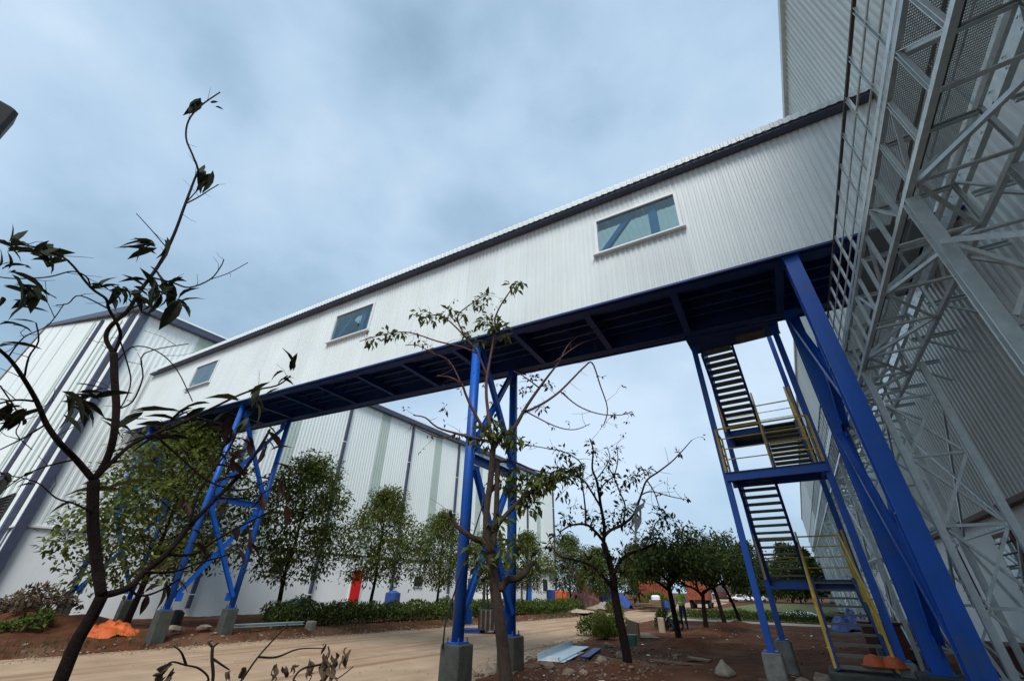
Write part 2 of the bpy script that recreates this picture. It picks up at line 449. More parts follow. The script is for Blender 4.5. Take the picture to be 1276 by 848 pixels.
# limb and leaf layout of the three foreground plants (world metres)
YOUNG_TREE_LIMBS = [[[[-4.414,1.296,0.939],[-4.425,1.293,1.068],[-4.436,1.287,1.274],[-4.435,1.306,1.421],[-4.411,1.304,1.548]],0.0651,0.0613],[[[-4.411,1.304,1.548],[-4.477,1.205,1.76],[-4.498,1.075,2.022],[-4.512,0.96,2.308]],0.0584,0.053],[[[-4.512,0.96,2.308],[-4.519,0.802,2.433],[-4.413,0.655,2.501],[-4.411,0.531,2.611],[-4.409,0.419,2.746],[-4.348,0.289,2.857],[-4.33,0.168,2.957],[-4.256,0.051,2.999]],0.0405,0.0136],[[[-4.46,0.424,2.759],[-4.355,0.318,2.709],[-4.308,0.233,2.627]],0.0147,0.008],[[[-4.394,0.293,2.87],[-4.337,0.243,3.008],[-4.252,0.23,3.11],[-4.224,0.161,3.221]],0.0115,0.0058],[[[-4.478,0.539,2.626],[-4.323,0.459,2.474],[-4.161,0.376,2.345]],0.0119,0.0051],[[[-4.512,0.96,2.308],[-4.534,0.978,2.457],[-4.516,0.949,2.623],[-4.574,0.882,2.877],[-4.627,0.788,3.113],[-4.693,0.695,3.367]],0.0436,0.0392],[[[-4.693,0.695,3.367],[-4.778,0.621,3.481],[-4.802,0.59,3.584],[-4.777,0.599,3.685],[-4.844,0.643,3.866],[-4.819,0.639,4.076],[-4.878,0.666,4.47],[-4.873,0.64,4.888],[-4.906,0.587,5.347],[-5.017,0.548,5.839],[-4.995,0.53,5.955],[-5.057,0.414,6.164],[-5.187,0.285,6.453],[-5.228,0.208,6.771],[-5.205,0.216,7.102],[-5.228,0.293,7.592]],0.032,0.0114],[[[-4.694,0.694,3.383],[-4.691,0.676,3.524],[-4.629,0.609,3.595],[-4.627,0.499,3.703],[-4.559,0.436,3.751],[-4.609,0.317,3.817],[-4.603,0.106,3.957],[-4.623,-0.039,3.978],[-4.613,-0.186,3.914],[-4.564,-0.289,3.835]],0.025,0.0076],[[[-4.698,0.323,3.859],[-4.617,0.258,3.895],[-4.566,0.163,3.866],[-4.494,0.069,3.704],[-4.447,-0.061,3.574],[-4.421,-0.156,3.517]],0.0107,0.0058],[[[-4.747,0.512,3.757],[-4.704,0.299,3.756],[-4.664,0.264,3.632],[-4.627,0.209,3.566]],0.011,0.0053],[[[-5.033,0.602,5.444],[-5.088,0.681,5.688],[-5.091,0.737,5.885],[-5.185,0.796,6.108]],0.0142,0.0079],[[[-5.032,0.605,5.502],[-5.089,0.64,5.795],[-5.118,0.669,6.0]],0.0119,0.0066],[[[-4.916,0.646,4.724],[-5.051,0.495,4.908],[-5.22,0.318,5.121]],0.0108,0.0058],[[[-4.862,0.654,4.29],[-4.866,0.835,4.345],[-4.934,0.996,4.42],[-4.939,1.133,4.633],[-4.985,1.178,4.884],[-5.069,1.193,5.053]],0.0163,0.0079],[[[-4.931,1.132,4.628],[-5.014,1.287,4.877],[-5.098,1.449,5.211]],0.0092,0.0063],[[[-4.764,0.633,3.828],[-4.824,0.753,4.063],[-4.854,0.86,4.271]],0.0151,0.0084],[[[-4.681,0.736,3.262],[-4.708,0.787,3.484],[-4.806,0.98,3.566],[-4.746,1.181,3.436],[-4.79,1.434,3.197]],0.0106,0.0061],[[[-4.695,0.691,3.49],[-4.683,0.8,3.332],[-4.664,0.893,3.166],[-4.591,0.907,2.962],[-4.634,0.899,2.88]],0.0109,0.0068],[[[-4.635,0.894,2.894],[-4.687,0.977,3.009],[-4.708,0.965,3.247],[-4.795,0.905,3.499],[-4.76,1.179,3.735]],0.012,0.0062],[[[-4.512,0.96,2.308],[-4.517,1.023,2.498],[-4.566,1.091,2.636],[-4.608,1.209,2.768],[-4.684,1.391,2.936],[-4.634,1.571,3.143],[-4.669,1.834,3.428],[-4.667,2.111,3.615],[-4.664,2.224,3.787]],0.0281,0.0121],[[[-4.548,1.194,2.753],[-4.582,1.469,2.613],[-4.526,1.757,2.449],[-4.522,2.043,2.427],[-4.549,2.26,2.547]],0.0176,0.0083],[[[-4.411,1.304,1.548],[-4.436,1.45,1.599],[-4.498,1.53,1.709],[-4.481,1.622,1.839],[-4.564,1.742,2.071],[-4.591,1.887,2.333],[-4.618,2.035,2.591],[-4.59,2.121,2.897],[-4.672,2.195,3.11]],0.0438,0.0179],[[[-4.475,1.62,1.839],[-4.542,1.841,1.855],[-4.522,1.984,1.981],[-4.579,2.181,2.12],[-4.631,2.402,2.262],[-4.665,2.576,2.384]],0.0232,0.0087],[[[-4.454,1.515,1.708],[-4.505,1.727,1.716],[-4.484,1.903,1.795],[-4.541,2.138,1.873],[-4.543,2.279,2.007]],0.019,0.0078],[[[-4.499,1.717,2.064],[-4.566,1.714,2.303],[-4.596,1.759,2.531],[-4.632,1.852,2.792],[-4.67,1.894,3.064],[-4.729,2.001,3.293]],0.0211,0.0089],[[[-4.558,1.873,2.328],[-4.555,2.12,2.367],[-4.597,2.35,2.488],[-4.679,2.526,2.743]],0.0151,0.0072],[[[-4.424,1.439,1.604],[-4.458,1.556,1.547],[-4.496,1.689,1.584],[-4.477,1.792,1.671]],0.0152,0.0101],[[[-4.485,1.053,2.075],[-4.394,0.909,2.115],[-4.32,0.776,2.131],[-4.334,0.639,2.215],[-4.244,0.449,2.219]],0.0122,0.0039],[[[-4.457,0.791,2.422],[-4.394,0.659,2.337],[-4.307,0.563,2.24],[-4.228,0.506,2.128]],0.0121,0.0041],[[[-4.227,0.153,2.933],[-4.238,0.157,3.1],[-4.284,0.223,3.256],[-4.31,0.226,3.467]],0.0082,0.0043],[[[-4.315,0.207,2.766],[-4.325,0.384,2.595],[-4.321,0.413,2.489],[-4.325,0.529,2.409]],0.0082,0.0039]]
YOUNG_TREE_LEAVES = [[-5.249,0.218,7.228,-5.274,0.133,6.924,0],[-5.258,0.19,7.232,-5.312,0.145,6.992,0],[-5.121,0.658,6.134,-5.185,0.646,5.844,0],[-5.147,0.569,6.227,-5.164,0.565,5.999,0],[-5.233,0.276,7.301,-5.176,0.324,7.372,0],[-4.944,0.54,4.663,-4.951,0.403,4.628,0],[-5.0,0.546,4.718,-5.106,0.43,4.542,0],[-5.09,0.544,4.797,-5.123,0.444,4.654,0],[-5.128,0.599,4.798,-5.098,0.383,4.785,0],[-4.854,0.561,4.653,-4.885,0.398,4.611,0],[-4.929,0.601,4.812,-4.836,0.734,4.565,0],[-4.945,0.904,4.507,-5.01,0.799,4.363,0],[-4.962,0.845,4.417,-4.908,0.725,4.268,0],[-5.094,0.693,4.292,-5.109,0.477,4.355,0],[-4.798,0.725,4.196,-4.727,0.681,3.967,0],[-4.974,0.838,4.344,-4.93,0.973,4.079,0],[-4.951,0.819,4.218,-5.038,0.865,4.019,0],[-4.798,0.756,4.11,-4.843,0.631,4.358,0],[-4.893,0.792,4.221,-4.829,0.93,4.205,0],[-4.934,0.795,4.27,-5.052,0.7,4.616,0],[-5.023,0.749,4.231,-4.899,0.88,3.957,0],[-5.044,0.886,4.272,-5.069,0.699,4.428,0],[-4.97,0.942,4.241,-4.993,1.083,4.283,0],[-4.928,0.935,4.203,-4.783,1.078,4.135,0],[-4.798,0.936,4.163,-4.851,0.944,4.423,0],[-4.643,0.907,4.076,-4.628,0.859,3.868,0],[-4.839,0.463,3.965,-4.699,0.598,3.906,0],[-4.604,0.366,3.835,-4.53,0.44,3.945,0],[-4.589,0.389,3.902,-4.541,0.526,3.879,0],[-4.661,0.434,3.878,-4.599,0.562,3.973,0],[-4.752,0.367,3.912,-4.748,0.391,4.118,0],[-4.796,0.507,4.034,-4.666,0.633,3.965,0],[-4.95,0.47,4.082,-4.841,0.644,4.014,0],[-4.674,0.575,3.946,-4.743,0.676,4.119,0],[-4.912,0.613,4.101,-4.854,0.771,3.996,0],[-4.57,0.559,3.883,-4.539,0.643,3.925,0],[-4.886,0.595,4.128,-4.765,0.711,4.138,0],[-4.741,-0.222,3.975,-4.665,-0.118,4.016,0],[-4.417,-0.128,3.783,-4.479,-0.015,3.902,0],[-4.742,-0.207,3.96,-4.785,-0.221,4.192,0],[-4.594,-0.216,3.864,-4.573,-0.14,3.955,0],[-4.332,-0.189,3.707,-4.207,-0.081,3.757,0],[-4.429,-0.188,3.737,-4.38,-0.097,3.854,0],[-4.649,-0.068,3.854,-4.684,0.011,3.97,0],[-4.438,-0.045,3.807,-4.408,0.01,3.963,0],[-4.52,-0.072,3.834,-4.542,-0.08,4.027,0],[-4.642,-0.069,3.916,-4.713,-0.025,4.146,0],[-4.77,-0.082,3.96,-4.758,0.06,4.004,0],[-4.611,0.014,3.845,-4.628,0.054,3.951,0],[-4.526,0.034,3.838,-4.423,0.056,3.926,0],[-4.71,0.039,3.95,-4.595,0.093,3.963,0],[-4.32,-0.113,3.536,-4.356,-0.045,3.606,0],[-4.432,-0.124,3.612,-4.422,-0.15,3.751,0],[-4.549,-0.149,3.647,-4.623,-0.135,3.818,0],[-4.389,-0.047,3.519,-4.407,0.124,3.532,0],[-4.401,-0.087,3.474,-4.456,0.022,3.532,0],[-4.72,0.123,3.583,-4.744,-0.043,3.669,0],[-4.723,0.166,3.596,-4.881,-0.016,3.764,0],[-4.832,0.152,3.707,-4.934,-0.012,3.833,0],[-4.515,0.094,3.532,-4.622,0.005,3.422,0],[-4.466,0.108,3.534,-4.422,0.01,3.407,0],[-4.65,0.13,3.486,-4.743,0.013,3.583,0],[-4.266,0.02,3.168,-4.209,0.158,3.189,0],[-4.258,0.046,3.194,-4.322,0.165,3.286,0],[-4.245,0.091,2.99,-4.331,0.15,3.106,0],[-4.559,0.549,2.888,-4.462,0.68,2.735,0],[-4.437,0.594,2.87,-4.376,0.746,2.922,0],[-4.336,0.57,2.75,-4.244,0.724,2.737,0],[-4.694,0.564,2.86,-4.639,0.733,2.897,0],[-4.42,0.568,2.841,-4.324,0.744,2.813,0],[-4.472,0.557,2.864,-4.464,0.701,2.927,0],[-4.439,0.617,2.864,-4.326,0.736,2.908,0],[-4.506,0.606,2.914,-4.4,0.734,2.939,0],[-4.414,0.624,2.886,-4.372,0.736,3.002,0],[-4.684,0.628,2.962,-4.554,0.77,3.012,0],[-4.597,0.668,2.843,-4.516,0.861,2.753,0],[-4.509,0.358,2.635,-4.626,0.24,2.638,0],[-4.303,0.365,2.658,-4.413,0.264,2.682,0],[-4.513,0.357,2.696,-4.465,0.305,2.586,0],[-4.372,0.392,2.674,-4.291,0.327,2.518,0],[-4.205,0.367,2.6,-4.288,0.317,2.517,0],[-4.379,0.319,2.689,-4.516,0.177,2.753,0],[-4.429,0.343,2.575,-4.483,0.228,2.571,0],[-4.237,0.344,2.558,-4.19,0.245,2.597,0],[-4.272,0.36,2.528,-4.246,0.262,2.581,0],[-4.372,0.343,2.574,-4.487,0.25,2.68,0],[-4.357,0.421,2.555,-4.456,0.392,2.695,0],[-4.668,2.208,3.846,-4.586,2.154,4.076,0],[-4.668,2.208,3.781,-4.647,2.054,3.64,0],[-4.684,2.155,3.721,-4.64,2.254,3.809,0],[-4.693,1.945,3.505,-4.657,1.902,3.315,0],[-4.783,1.102,2.782,-4.903,0.872,2.917,0],[-4.765,1.162,2.919,-4.808,0.925,2.864,0],[-4.726,1.296,3.034,-4.867,1.01,3.065,0],[-4.688,1.426,3.104,-4.685,1.189,2.939,0],[-4.655,1.541,3.188,-4.729,1.299,3.114,0],[-4.705,1.368,2.949,-4.867,1.151,3.045,0],[-4.662,1.515,3.029,-4.77,1.289,3.086,0],[-4.587,1.771,3.292,-4.578,1.513,3.28,1],[-4.568,1.836,3.367,-4.473,1.886,3.579,1],[-4.55,1.897,3.312,-4.528,2.078,3.158,1],[-4.532,1.961,3.406,-4.479,2.052,3.547,1],[-4.598,1.736,3.175,-4.618,1.573,3.001,0],[-4.552,1.893,3.129,-4.571,1.811,2.92,1],[-4.62,1.661,2.983,-4.694,1.464,2.937,0],[-4.662,1.516,2.803,-4.829,1.275,2.875,0],[-4.723,1.307,2.756,-4.747,1.04,2.768,0],[-4.631,1.783,2.906,-4.661,1.73,3.187,2],[-4.75,1.882,2.967,-4.75,1.713,3.168,2],[-4.691,1.98,2.733,-4.686,2.032,2.991,2],[-4.717,2.081,2.828,-4.809,1.932,2.888,2],[-4.611,2.075,2.53,-4.609,1.818,2.62,2],[-4.602,2.064,2.572,-4.655,1.872,2.752,2],[-4.653,1.757,2.747,-4.646,1.928,2.715,2],[-4.515,1.736,2.707,-4.386,1.827,2.786,2],[-4.65,1.773,2.608,-4.655,1.952,2.702,2],[-4.733,1.689,2.588,-4.754,1.56,2.528,2],[-4.416,2.027,3.064,-4.363,2.211,3.005,2],[-4.646,2.105,3.162,-4.715,1.947,3.066,2],[-4.7,2.207,2.913,-4.744,2.267,2.694,2],[-4.714,2.084,2.883,-4.64,2.018,3.056,2],[-4.578,1.795,2.495,-4.547,1.903,2.355,2],[-4.502,1.793,2.447,-4.386,1.862,2.542,2],[-4.623,1.827,2.98,-4.599,1.827,2.772,2],[-4.675,1.906,3.001,-4.609,2.025,3.188,2],[-4.57,2.105,2.993,-4.422,2.271,2.858,2],[-4.663,2.154,3.002,-4.58,2.296,2.775,2],[-4.472,1.904,2.557,-4.483,1.829,2.727,2],[-4.488,1.844,2.52,-4.509,1.882,2.706,2],[-4.485,1.952,2.883,-4.543,2.054,2.727,2],[-4.502,2.035,2.816,-4.53,1.847,2.964,2],[-4.566,2.322,2.578,-4.62,2.159,2.631,2],[-4.403,2.29,2.576,-4.397,2.461,2.402,2],[-4.364,2.347,2.582,-4.441,2.397,2.353,2],[-4.464,2.467,2.665,-4.586,2.369,2.879,2],[-4.509,2.532,2.362,-4.568,2.68,2.117,2],[-4.652,2.587,2.393,-4.584,2.679,2.519,2],[-4.482,2.336,2.244,-4.359,2.519,2.312,2],[-4.483,2.282,2.262,-4.567,2.303,2.494,2],[-4.761,2.223,2.148,-4.667,2.243,1.962,2],[-4.428,2.163,2.099,-4.378,2.299,1.951,2],[-4.421,2.126,2.435,-4.427,2.273,2.298,2],[-4.486,2.225,2.444,-4.484,2.251,2.211,2],[-4.649,1.739,2.754,-4.631,1.722,2.522,2],[-4.667,1.697,2.749,-4.703,1.878,2.813,2],[-4.734,1.591,2.642,-4.732,1.454,2.798,2],[-4.885,1.713,2.628,-4.889,1.737,2.397,2],[-4.575,1.974,2.343,-4.637,1.997,2.135,2],[-4.469,1.929,2.327,-4.43,1.804,2.205,2],[-4.638,2.259,2.888,-4.563,2.41,3.066,2],[-4.383,2.218,2.87,-4.424,2.074,3.09,2],[-4.621,1.746,1.609,-4.613,1.821,1.422,2],[-4.557,1.72,1.633,-4.47,1.809,1.515,2],[-4.491,1.769,1.667,-4.437,1.924,1.568,2],[-4.682,1.84,1.727,-4.55,1.976,1.734,2],[-4.619,1.753,1.798,-4.503,1.858,1.724,2],[-4.438,1.696,1.793,-4.447,1.55,1.724,2],[-4.368,1.868,1.843,-4.339,1.715,2.022,2],[-4.502,1.979,1.884,-4.605,1.961,1.775,2],[-4.396,2.141,1.917,-4.316,2.248,1.765,2],[-4.464,2.165,1.956,-4.465,2.001,1.912,2],[-4.562,1.769,2.045,-4.573,1.935,2.029,2],[-4.592,1.785,2.036,-4.664,1.711,1.917,2],[-4.523,2.291,2.044,-4.484,2.255,1.859,2],[-4.567,2.273,1.978,-4.563,2.518,1.939,2],[-4.406,1.644,2.12,-4.441,1.613,2.302,2],[-4.623,1.637,2.193,-4.603,1.624,2.345,2],[-4.695,1.658,1.566,-4.693,1.757,1.682,2],[-4.749,1.702,1.551,-4.694,1.709,1.39,2],[-4.47,1.281,2.365,-4.508,0.983,2.277,1],[-4.51,1.144,2.268,-4.651,0.932,2.271,1],[-4.457,1.326,2.459,-4.52,1.067,2.467,1],[-4.57,0.939,2.151,-4.687,0.823,2.126,1],[-4.506,1.157,2.495,-4.499,0.953,2.469,1],[-4.543,1.032,2.252,-4.524,0.838,2.256,1],[-4.263,0.563,2.225,-4.165,0.579,2.28,0],[-4.255,0.632,2.187,-4.324,0.566,2.207,0],[-4.256,0.586,2.225,-4.287,0.524,2.184,0],[-4.064,0.456,2.172,-3.96,0.461,2.038,0],[-4.229,0.473,2.235,-4.123,0.508,2.127,0],[-4.148,0.481,2.189,-4.238,0.404,2.278,0]]
SLENDER_TREE_LIMBS = [[[[-4.372,6.7,0.218],[-4.426,6.664,0.44],[-4.49,6.657,0.808],[-4.503,6.568,1.176],[-4.605,6.552,1.616],[-4.685,6.49,2.151]],0.1139,0.1048],[[[-4.685,6.49,2.151],[-4.74,6.416,2.529],[-4.771,6.453,2.94],[-4.731,6.47,3.369],[-4.697,6.482,4.093]],0.0629,0.0559],[[[-4.674,6.498,2.151],[-4.652,6.563,2.566],[-4.641,6.573,3.017],[-4.681,6.613,3.82]],0.0559,0.0476],[[[-4.688,6.488,2.213],[-4.795,6.363,2.346],[-4.824,6.167,2.381],[-4.987,5.956,2.52],[-5.082,5.855,2.681],[-5.052,5.761,2.783]],0.0632,0.0279],[[[-4.534,6.592,1.617],[-4.462,6.697,1.77],[-4.357,6.862,1.797],[-4.3,7.035,1.899],[-4.277,7.164,2.016],[-4.227,7.28,2.059]],0.0671,0.0437],[[[-4.674,6.498,2.507],[-4.585,6.74,2.771],[-4.395,6.996,3.09],[-4.117,7.264,3.361],[-3.814,7.668,3.655],[-3.552,7.976,3.817]],0.0502,0.0167],[[[-4.68,6.614,3.773],[-4.505,6.925,3.821],[-4.21,7.215,3.687],[-3.954,7.584,3.654]],0.0237,0.0123],[[[-4.697,6.482,4.093],[-4.84,6.33,4.371],[-5.013,6.086,4.823],[-5.084,5.961,5.078],[-5.107,5.837,5.253],[-5.306,5.695,5.393],[-5.469,5.481,5.382]],0.0399,0.0166],[[[-4.697,6.482,4.093],[-4.789,6.446,4.481],[-4.859,6.46,4.831],[-4.892,6.42,5.208],[-4.89,6.415,5.627],[-4.85,6.472,6.21],[-4.807,6.53,6.881],[-4.861,6.584,7.255],[-4.733,6.622,7.616],[-4.58,6.738,8.004],[-4.476,6.871,8.363]],0.0399,0.0155],[[[-4.684,6.491,4.11],[-4.562,6.644,4.314],[-4.415,6.804,4.487],[-4.301,7.0,4.899],[-4.214,7.163,5.199],[-4.099,7.329,5.506],[-3.925,7.486,5.85],[-3.772,7.707,6.222]],0.048,0.0209],[[[-4.363,7.068,4.881],[-4.15,7.257,5.03],[-3.987,7.481,5.226],[-3.777,7.722,5.503],[-3.518,7.953,5.879],[-3.326,8.174,6.2],[-3.192,8.378,6.364],[-3.082,8.458,5.768],[-3.019,8.593,5.216],[-3.162,8.599,4.84]],0.0303,0.011],[[[-4.738,6.454,4.141],[-4.852,6.232,4.148],[-5.149,5.892,4.215],[-5.421,5.599,4.306],[-5.527,5.351,4.443],[-5.63,5.131,4.441]],0.032,0.0107],[[[-5.108,5.844,4.194],[-5.25,5.604,4.071],[-5.361,5.345,4.093],[-5.663,4.988,4.274]],0.0156,0.0075],[[[-3.77,7.708,5.496],[-3.517,8.057,5.213],[-3.2,8.425,5.08],[-2.849,8.76,5.081],[-2.653,9.062,5.201]],0.0164,0.0094],[[[-4.919,6.453,5.651],[-5.06,6.24,6.161],[-5.274,6.03,6.547],[-5.571,5.76,6.943],[-5.801,5.576,7.101],[-5.938,5.343,6.947],[-6.137,5.152,6.974]],0.0266,0.011],[[[-5.059,6.239,6.16],[-5.296,5.947,6.256],[-5.668,5.553,6.32],[-6.137,5.124,6.478],[-6.412,4.713,6.308],[-6.757,4.373,6.06]],0.0217,0.0085],[[[-5.243,5.994,6.518],[-5.498,5.939,7.135],[-5.307,6.116,7.525],[-5.11,6.316,7.82],[-5.081,6.465,8.006]],0.0201,0.0112],[[[-4.864,6.49,6.223],[-4.816,6.716,6.759],[-4.607,7.024,6.968]],0.0183,0.0098],[[[-5.045,5.766,5.209],[-5.273,5.585,5.714],[-5.519,5.335,5.861],[-5.749,5.068,5.996],[-5.947,4.918,5.982]],0.0164,0.0084],[[[-3.772,7.707,6.222],[-3.535,8.008,6.902],[-3.055,8.371,7.293],[-2.782,8.675,7.743],[-2.681,8.848,8.418],[-2.609,8.971,9.034]],0.0171,0.0102],[[[-4.114,7.356,5.521],[-4.307,7.083,5.717],[-4.489,6.863,5.833]],0.0181,0.009],[[[-4.349,7.078,4.936],[-3.9,7.571,4.662],[-3.612,7.959,4.636],[-3.379,8.333,4.836]],0.0156,0.0081],[[[-3.867,7.643,6.219],[-3.377,8.014,6.739],[-2.972,8.364,7.022],[-2.708,8.664,7.583]],0.0152,0.0093]]
SLENDER_TREE_CLUMPS = [[-6.218,5.459,7.187,0.198,16,0],[-5.972,5.625,7.101,0.142,10,0],[-5.664,5.832,7.202,0.184,18,0],[-5.426,5.992,7.209,0.113,8,0],[-5.076,6.227,7.552,0.17,18,0],[-4.939,6.319,7.801,0.085,6,0],[-4.4,6.682,8.12,0.142,14,0],[-4.267,6.771,8.227,0.085,5,0],[-6.66,4.559,6.186,0.17,10,0],[-6.434,4.831,6.379,0.156,10,0],[-6.303,5.04,6.489,0.099,6,0],[-4.864,6.37,7.039,0.255,34,0],[-4.702,6.479,6.862,0.198,20,0],[-5.238,6.118,6.691,0.142,12,0],[-4.997,6.28,6.479,0.142,8,0],[-4.574,6.565,6.709,0.142,8,0],[-5.869,5.212,6.147,0.128,6,2],[-5.674,5.343,6.071,0.085,4,2],[-4.211,7.17,5.729,0.142,12,2],[-4.318,7.099,5.429,0.113,8,2],[-3.978,7.568,5.632,0.113,10,2],[-4.113,7.478,5.08,0.099,8,2],[-2.617,8.966,8.947,0.057,4,2],[-4.636,6.523,4.308,0.312,50,0],[-4.366,6.704,4.182,0.227,26,0],[-4.899,6.346,4.171,0.227,26,0],[-4.777,6.428,4.508,0.198,16,0],[-2.937,8.75,5.115,0.071,4,2],[-2.684,9.041,5.2,0.057,3,2],[-5.344,5.685,4.719,0.099,5,2],[-5.148,5.938,4.228,0.099,5,2],[-4.445,7.134,3.31,0.283,50,0],[-4.229,7.4,3.491,0.283,55,0],[-4.002,7.673,3.646,0.283,55,0],[-3.767,7.951,3.74,0.227,35,0],[-4.524,6.96,3.594,0.198,24,0],[-4.38,7.177,3.014,0.255,30,0],[-4.663,6.746,3.414,0.198,18,0],[-4.808,6.408,2.026,0.227,18,0],[-4.488,6.622,2.154,0.255,26,0],[-4.399,6.923,2.364,0.255,26,0],[-4.652,6.633,2.68,0.198,16,0],[-4.789,6.179,2.256,0.17,10,0],[-4.264,7.256,2.058,0.17,12,0],[-4.685,6.49,1.788,0.17,8,0]]
SPARSE_TREE_LIMBS = [[[[-4.252,11.542,-0.085],[-4.276,11.559,0.055],[-4.289,11.53,0.442],[-4.319,11.486,0.829],[-4.363,11.462,1.198],[-4.417,11.518,1.599],[-4.4,11.487,1.983]],0.1284,0.1129],[[[-4.4,11.487,1.983],[-4.473,11.457,2.364],[-4.555,11.429,2.723]],0.0924,0.0854],[[[-4.404,11.486,1.948],[-4.284,11.738,2.283],[-4.127,12.05,2.486],[-3.83,12.344,2.613],[-3.505,12.671,2.784]],0.0615,0.0277],[[[-4.417,11.481,1.65],[-4.555,11.216,1.941],[-4.712,10.927,2.161],[-4.974,10.656,2.277],[-5.249,10.32,2.335]],0.0606,0.02],[[[-4.555,11.429,2.723],[-4.499,11.46,3.135],[-4.552,11.489,3.613],[-4.594,11.529,4.051],[-4.634,11.531,4.389],[-4.711,11.493,4.711],[-4.656,11.55,5.265],[-4.737,11.575,5.632]],0.0641,0.0198],[[[-4.552,11.431,2.762],[-4.677,11.241,2.983],[-4.843,11.023,3.146],[-5.119,10.707,3.107],[-5.351,10.495,2.942]],0.0535,0.0168],[[[-4.569,11.531,3.62],[-4.749,11.374,4.039],[-4.86,11.126,4.313],[-5.098,10.907,4.43],[-5.328,10.717,4.508]],0.0404,0.016],[[[-4.879,11.097,3.116],[-4.807,10.981,3.601],[-4.817,10.901,4.178],[-4.899,10.769,4.533]],0.0346,0.0158],[[[-4.86,10.997,4.201],[-4.775,10.905,4.704],[-5.16,10.65,5.042],[-5.595,10.296,5.134],[-6.164,9.981,5.259]],0.0248,0.0117],[[[-4.521,11.442,2.878],[-4.405,11.662,3.051],[-4.124,11.875,3.2],[-3.866,12.171,3.487],[-3.648,12.384,4.017],[-3.486,12.612,4.448],[-3.158,12.868,4.718],[-2.733,13.242,5.107],[-2.166,13.593,5.714]],0.0484,0.0126],[[[-4.101,11.811,3.191],[-3.999,11.896,3.669],[-4.139,11.979,4.084],[-4.273,11.973,4.55],[-4.427,12.01,4.859]],0.0329,0.0145],[[[-3.625,12.307,4.002],[-3.389,12.58,4.114],[-2.974,12.915,3.998],[-2.61,13.215,3.925]],0.023,0.0116],[[[-3.422,12.382,4.396],[-3.316,12.562,4.104],[-3.28,12.75,3.693],[-3.21,12.887,3.534]],0.0234,0.0115],[[[-4.592,11.523,4.049],[-4.415,11.704,4.33],[-4.192,11.812,4.507],[-4.059,11.946,4.986],[-4.085,12.03,5.425]],0.0252,0.0135],[[[-4.626,11.51,4.384],[-4.442,11.681,4.672],[-4.236,11.765,5.016],[-4.322,11.836,5.386]],0.0209,0.0122],[[[-3.769,12.147,2.597],[-3.535,12.44,2.985],[-3.421,12.695,3.313],[-3.159,13.012,3.504]],0.028,0.0138],[[[-3.505,12.671,2.784],[-3.273,13.011,2.884],[-3.078,13.255,2.734]],0.0222,0.0113],[[[-5.249,10.32,2.335],[-5.37,10.137,2.505],[-5.441,10.035,2.753]],0.02,0.0101],[[[-5.008,10.729,2.281],[-5.095,10.497,1.974],[-5.232,10.22,1.749]],0.0203,0.0096],[[[-4.051,11.829,2.47],[-4.254,11.936,2.069],[-4.119,12.124,1.658]],0.0212,0.0104],[[[-4.759,11.034,2.166],[-5.047,10.841,1.897],[-5.205,10.656,1.519]],0.0204,0.0098]]
SPARSE_TREE_CLUMPS = [[-4.67,11.387,5.47,0.103,5,0],[-4.605,11.411,5.174,0.124,8,2],[-4.061,11.932,5.321,0.124,6,2],[-4.334,11.831,5.045,0.165,9,2],[-4.891,10.879,4.668,0.207,16,0],[-5.171,10.668,5.002,0.186,12,0],[-5.426,10.468,5.106,0.165,8,2],[-5.12,10.901,4.432,0.248,18,0],[-5.418,10.79,4.489,0.207,14,0],[-4.834,11.113,4.264,0.207,12,2],[-4.562,11.427,4.183,0.207,12,0],[-4.322,11.836,4.528,0.186,12,0],[-4.138,12.01,4.178,0.186,12,2],[-3.891,12.315,4.481,0.207,16,0],[-3.643,12.513,4.632,0.186,14,0],[-3.462,12.687,4.741,0.145,8,0],[-5.402,10.797,3.939,0.186,10,0],[-5.107,10.906,3.614,0.186,10,2],[-5.241,10.643,3.284,0.207,14,0],[-5.371,10.488,2.943,0.186,10,0],[-4.794,11.235,3.43,0.186,12,0],[-4.596,11.414,3.135,0.207,12,0],[-4.339,11.829,3.372,0.248,18,0],[-4.078,12.032,3.276,0.248,18,2],[-4.083,11.924,3.638,0.207,12,0],[-3.852,12.223,3.705,0.165,8,2],[-3.308,12.744,3.523,0.227,14,0],[-3.136,12.914,3.363,0.227,14,0],[-2.961,13.086,3.122,0.186,8,0],[-3.525,12.557,2.855,0.248,16,0],[-3.164,13.01,2.758,0.248,16,0],[-3.815,12.237,2.489,0.248,16,0],[-4.303,11.736,2.47,0.289,20,0],[-4.08,11.925,2.196,0.289,18,0],[-4.629,11.402,2.365,0.289,20,0],[-4.903,10.981,2.256,0.269,18,0],[-5.113,10.583,2.329,0.248,16,0],[-5.277,10.309,1.75,0.186,9,0],[-4.783,11.132,1.904,0.248,12,0],[-5.378,10.165,2.652,0.186,10,0],[-4.483,11.456,1.912,0.248,14,0],[-2.602,13.218,3.969,0.083,3,2],[-2.535,13.35,5.278,0.062,3,0],[-5.985,10.047,5.248,0.124,5,2],[-4.087,12.029,1.657,0.165,8,0]]
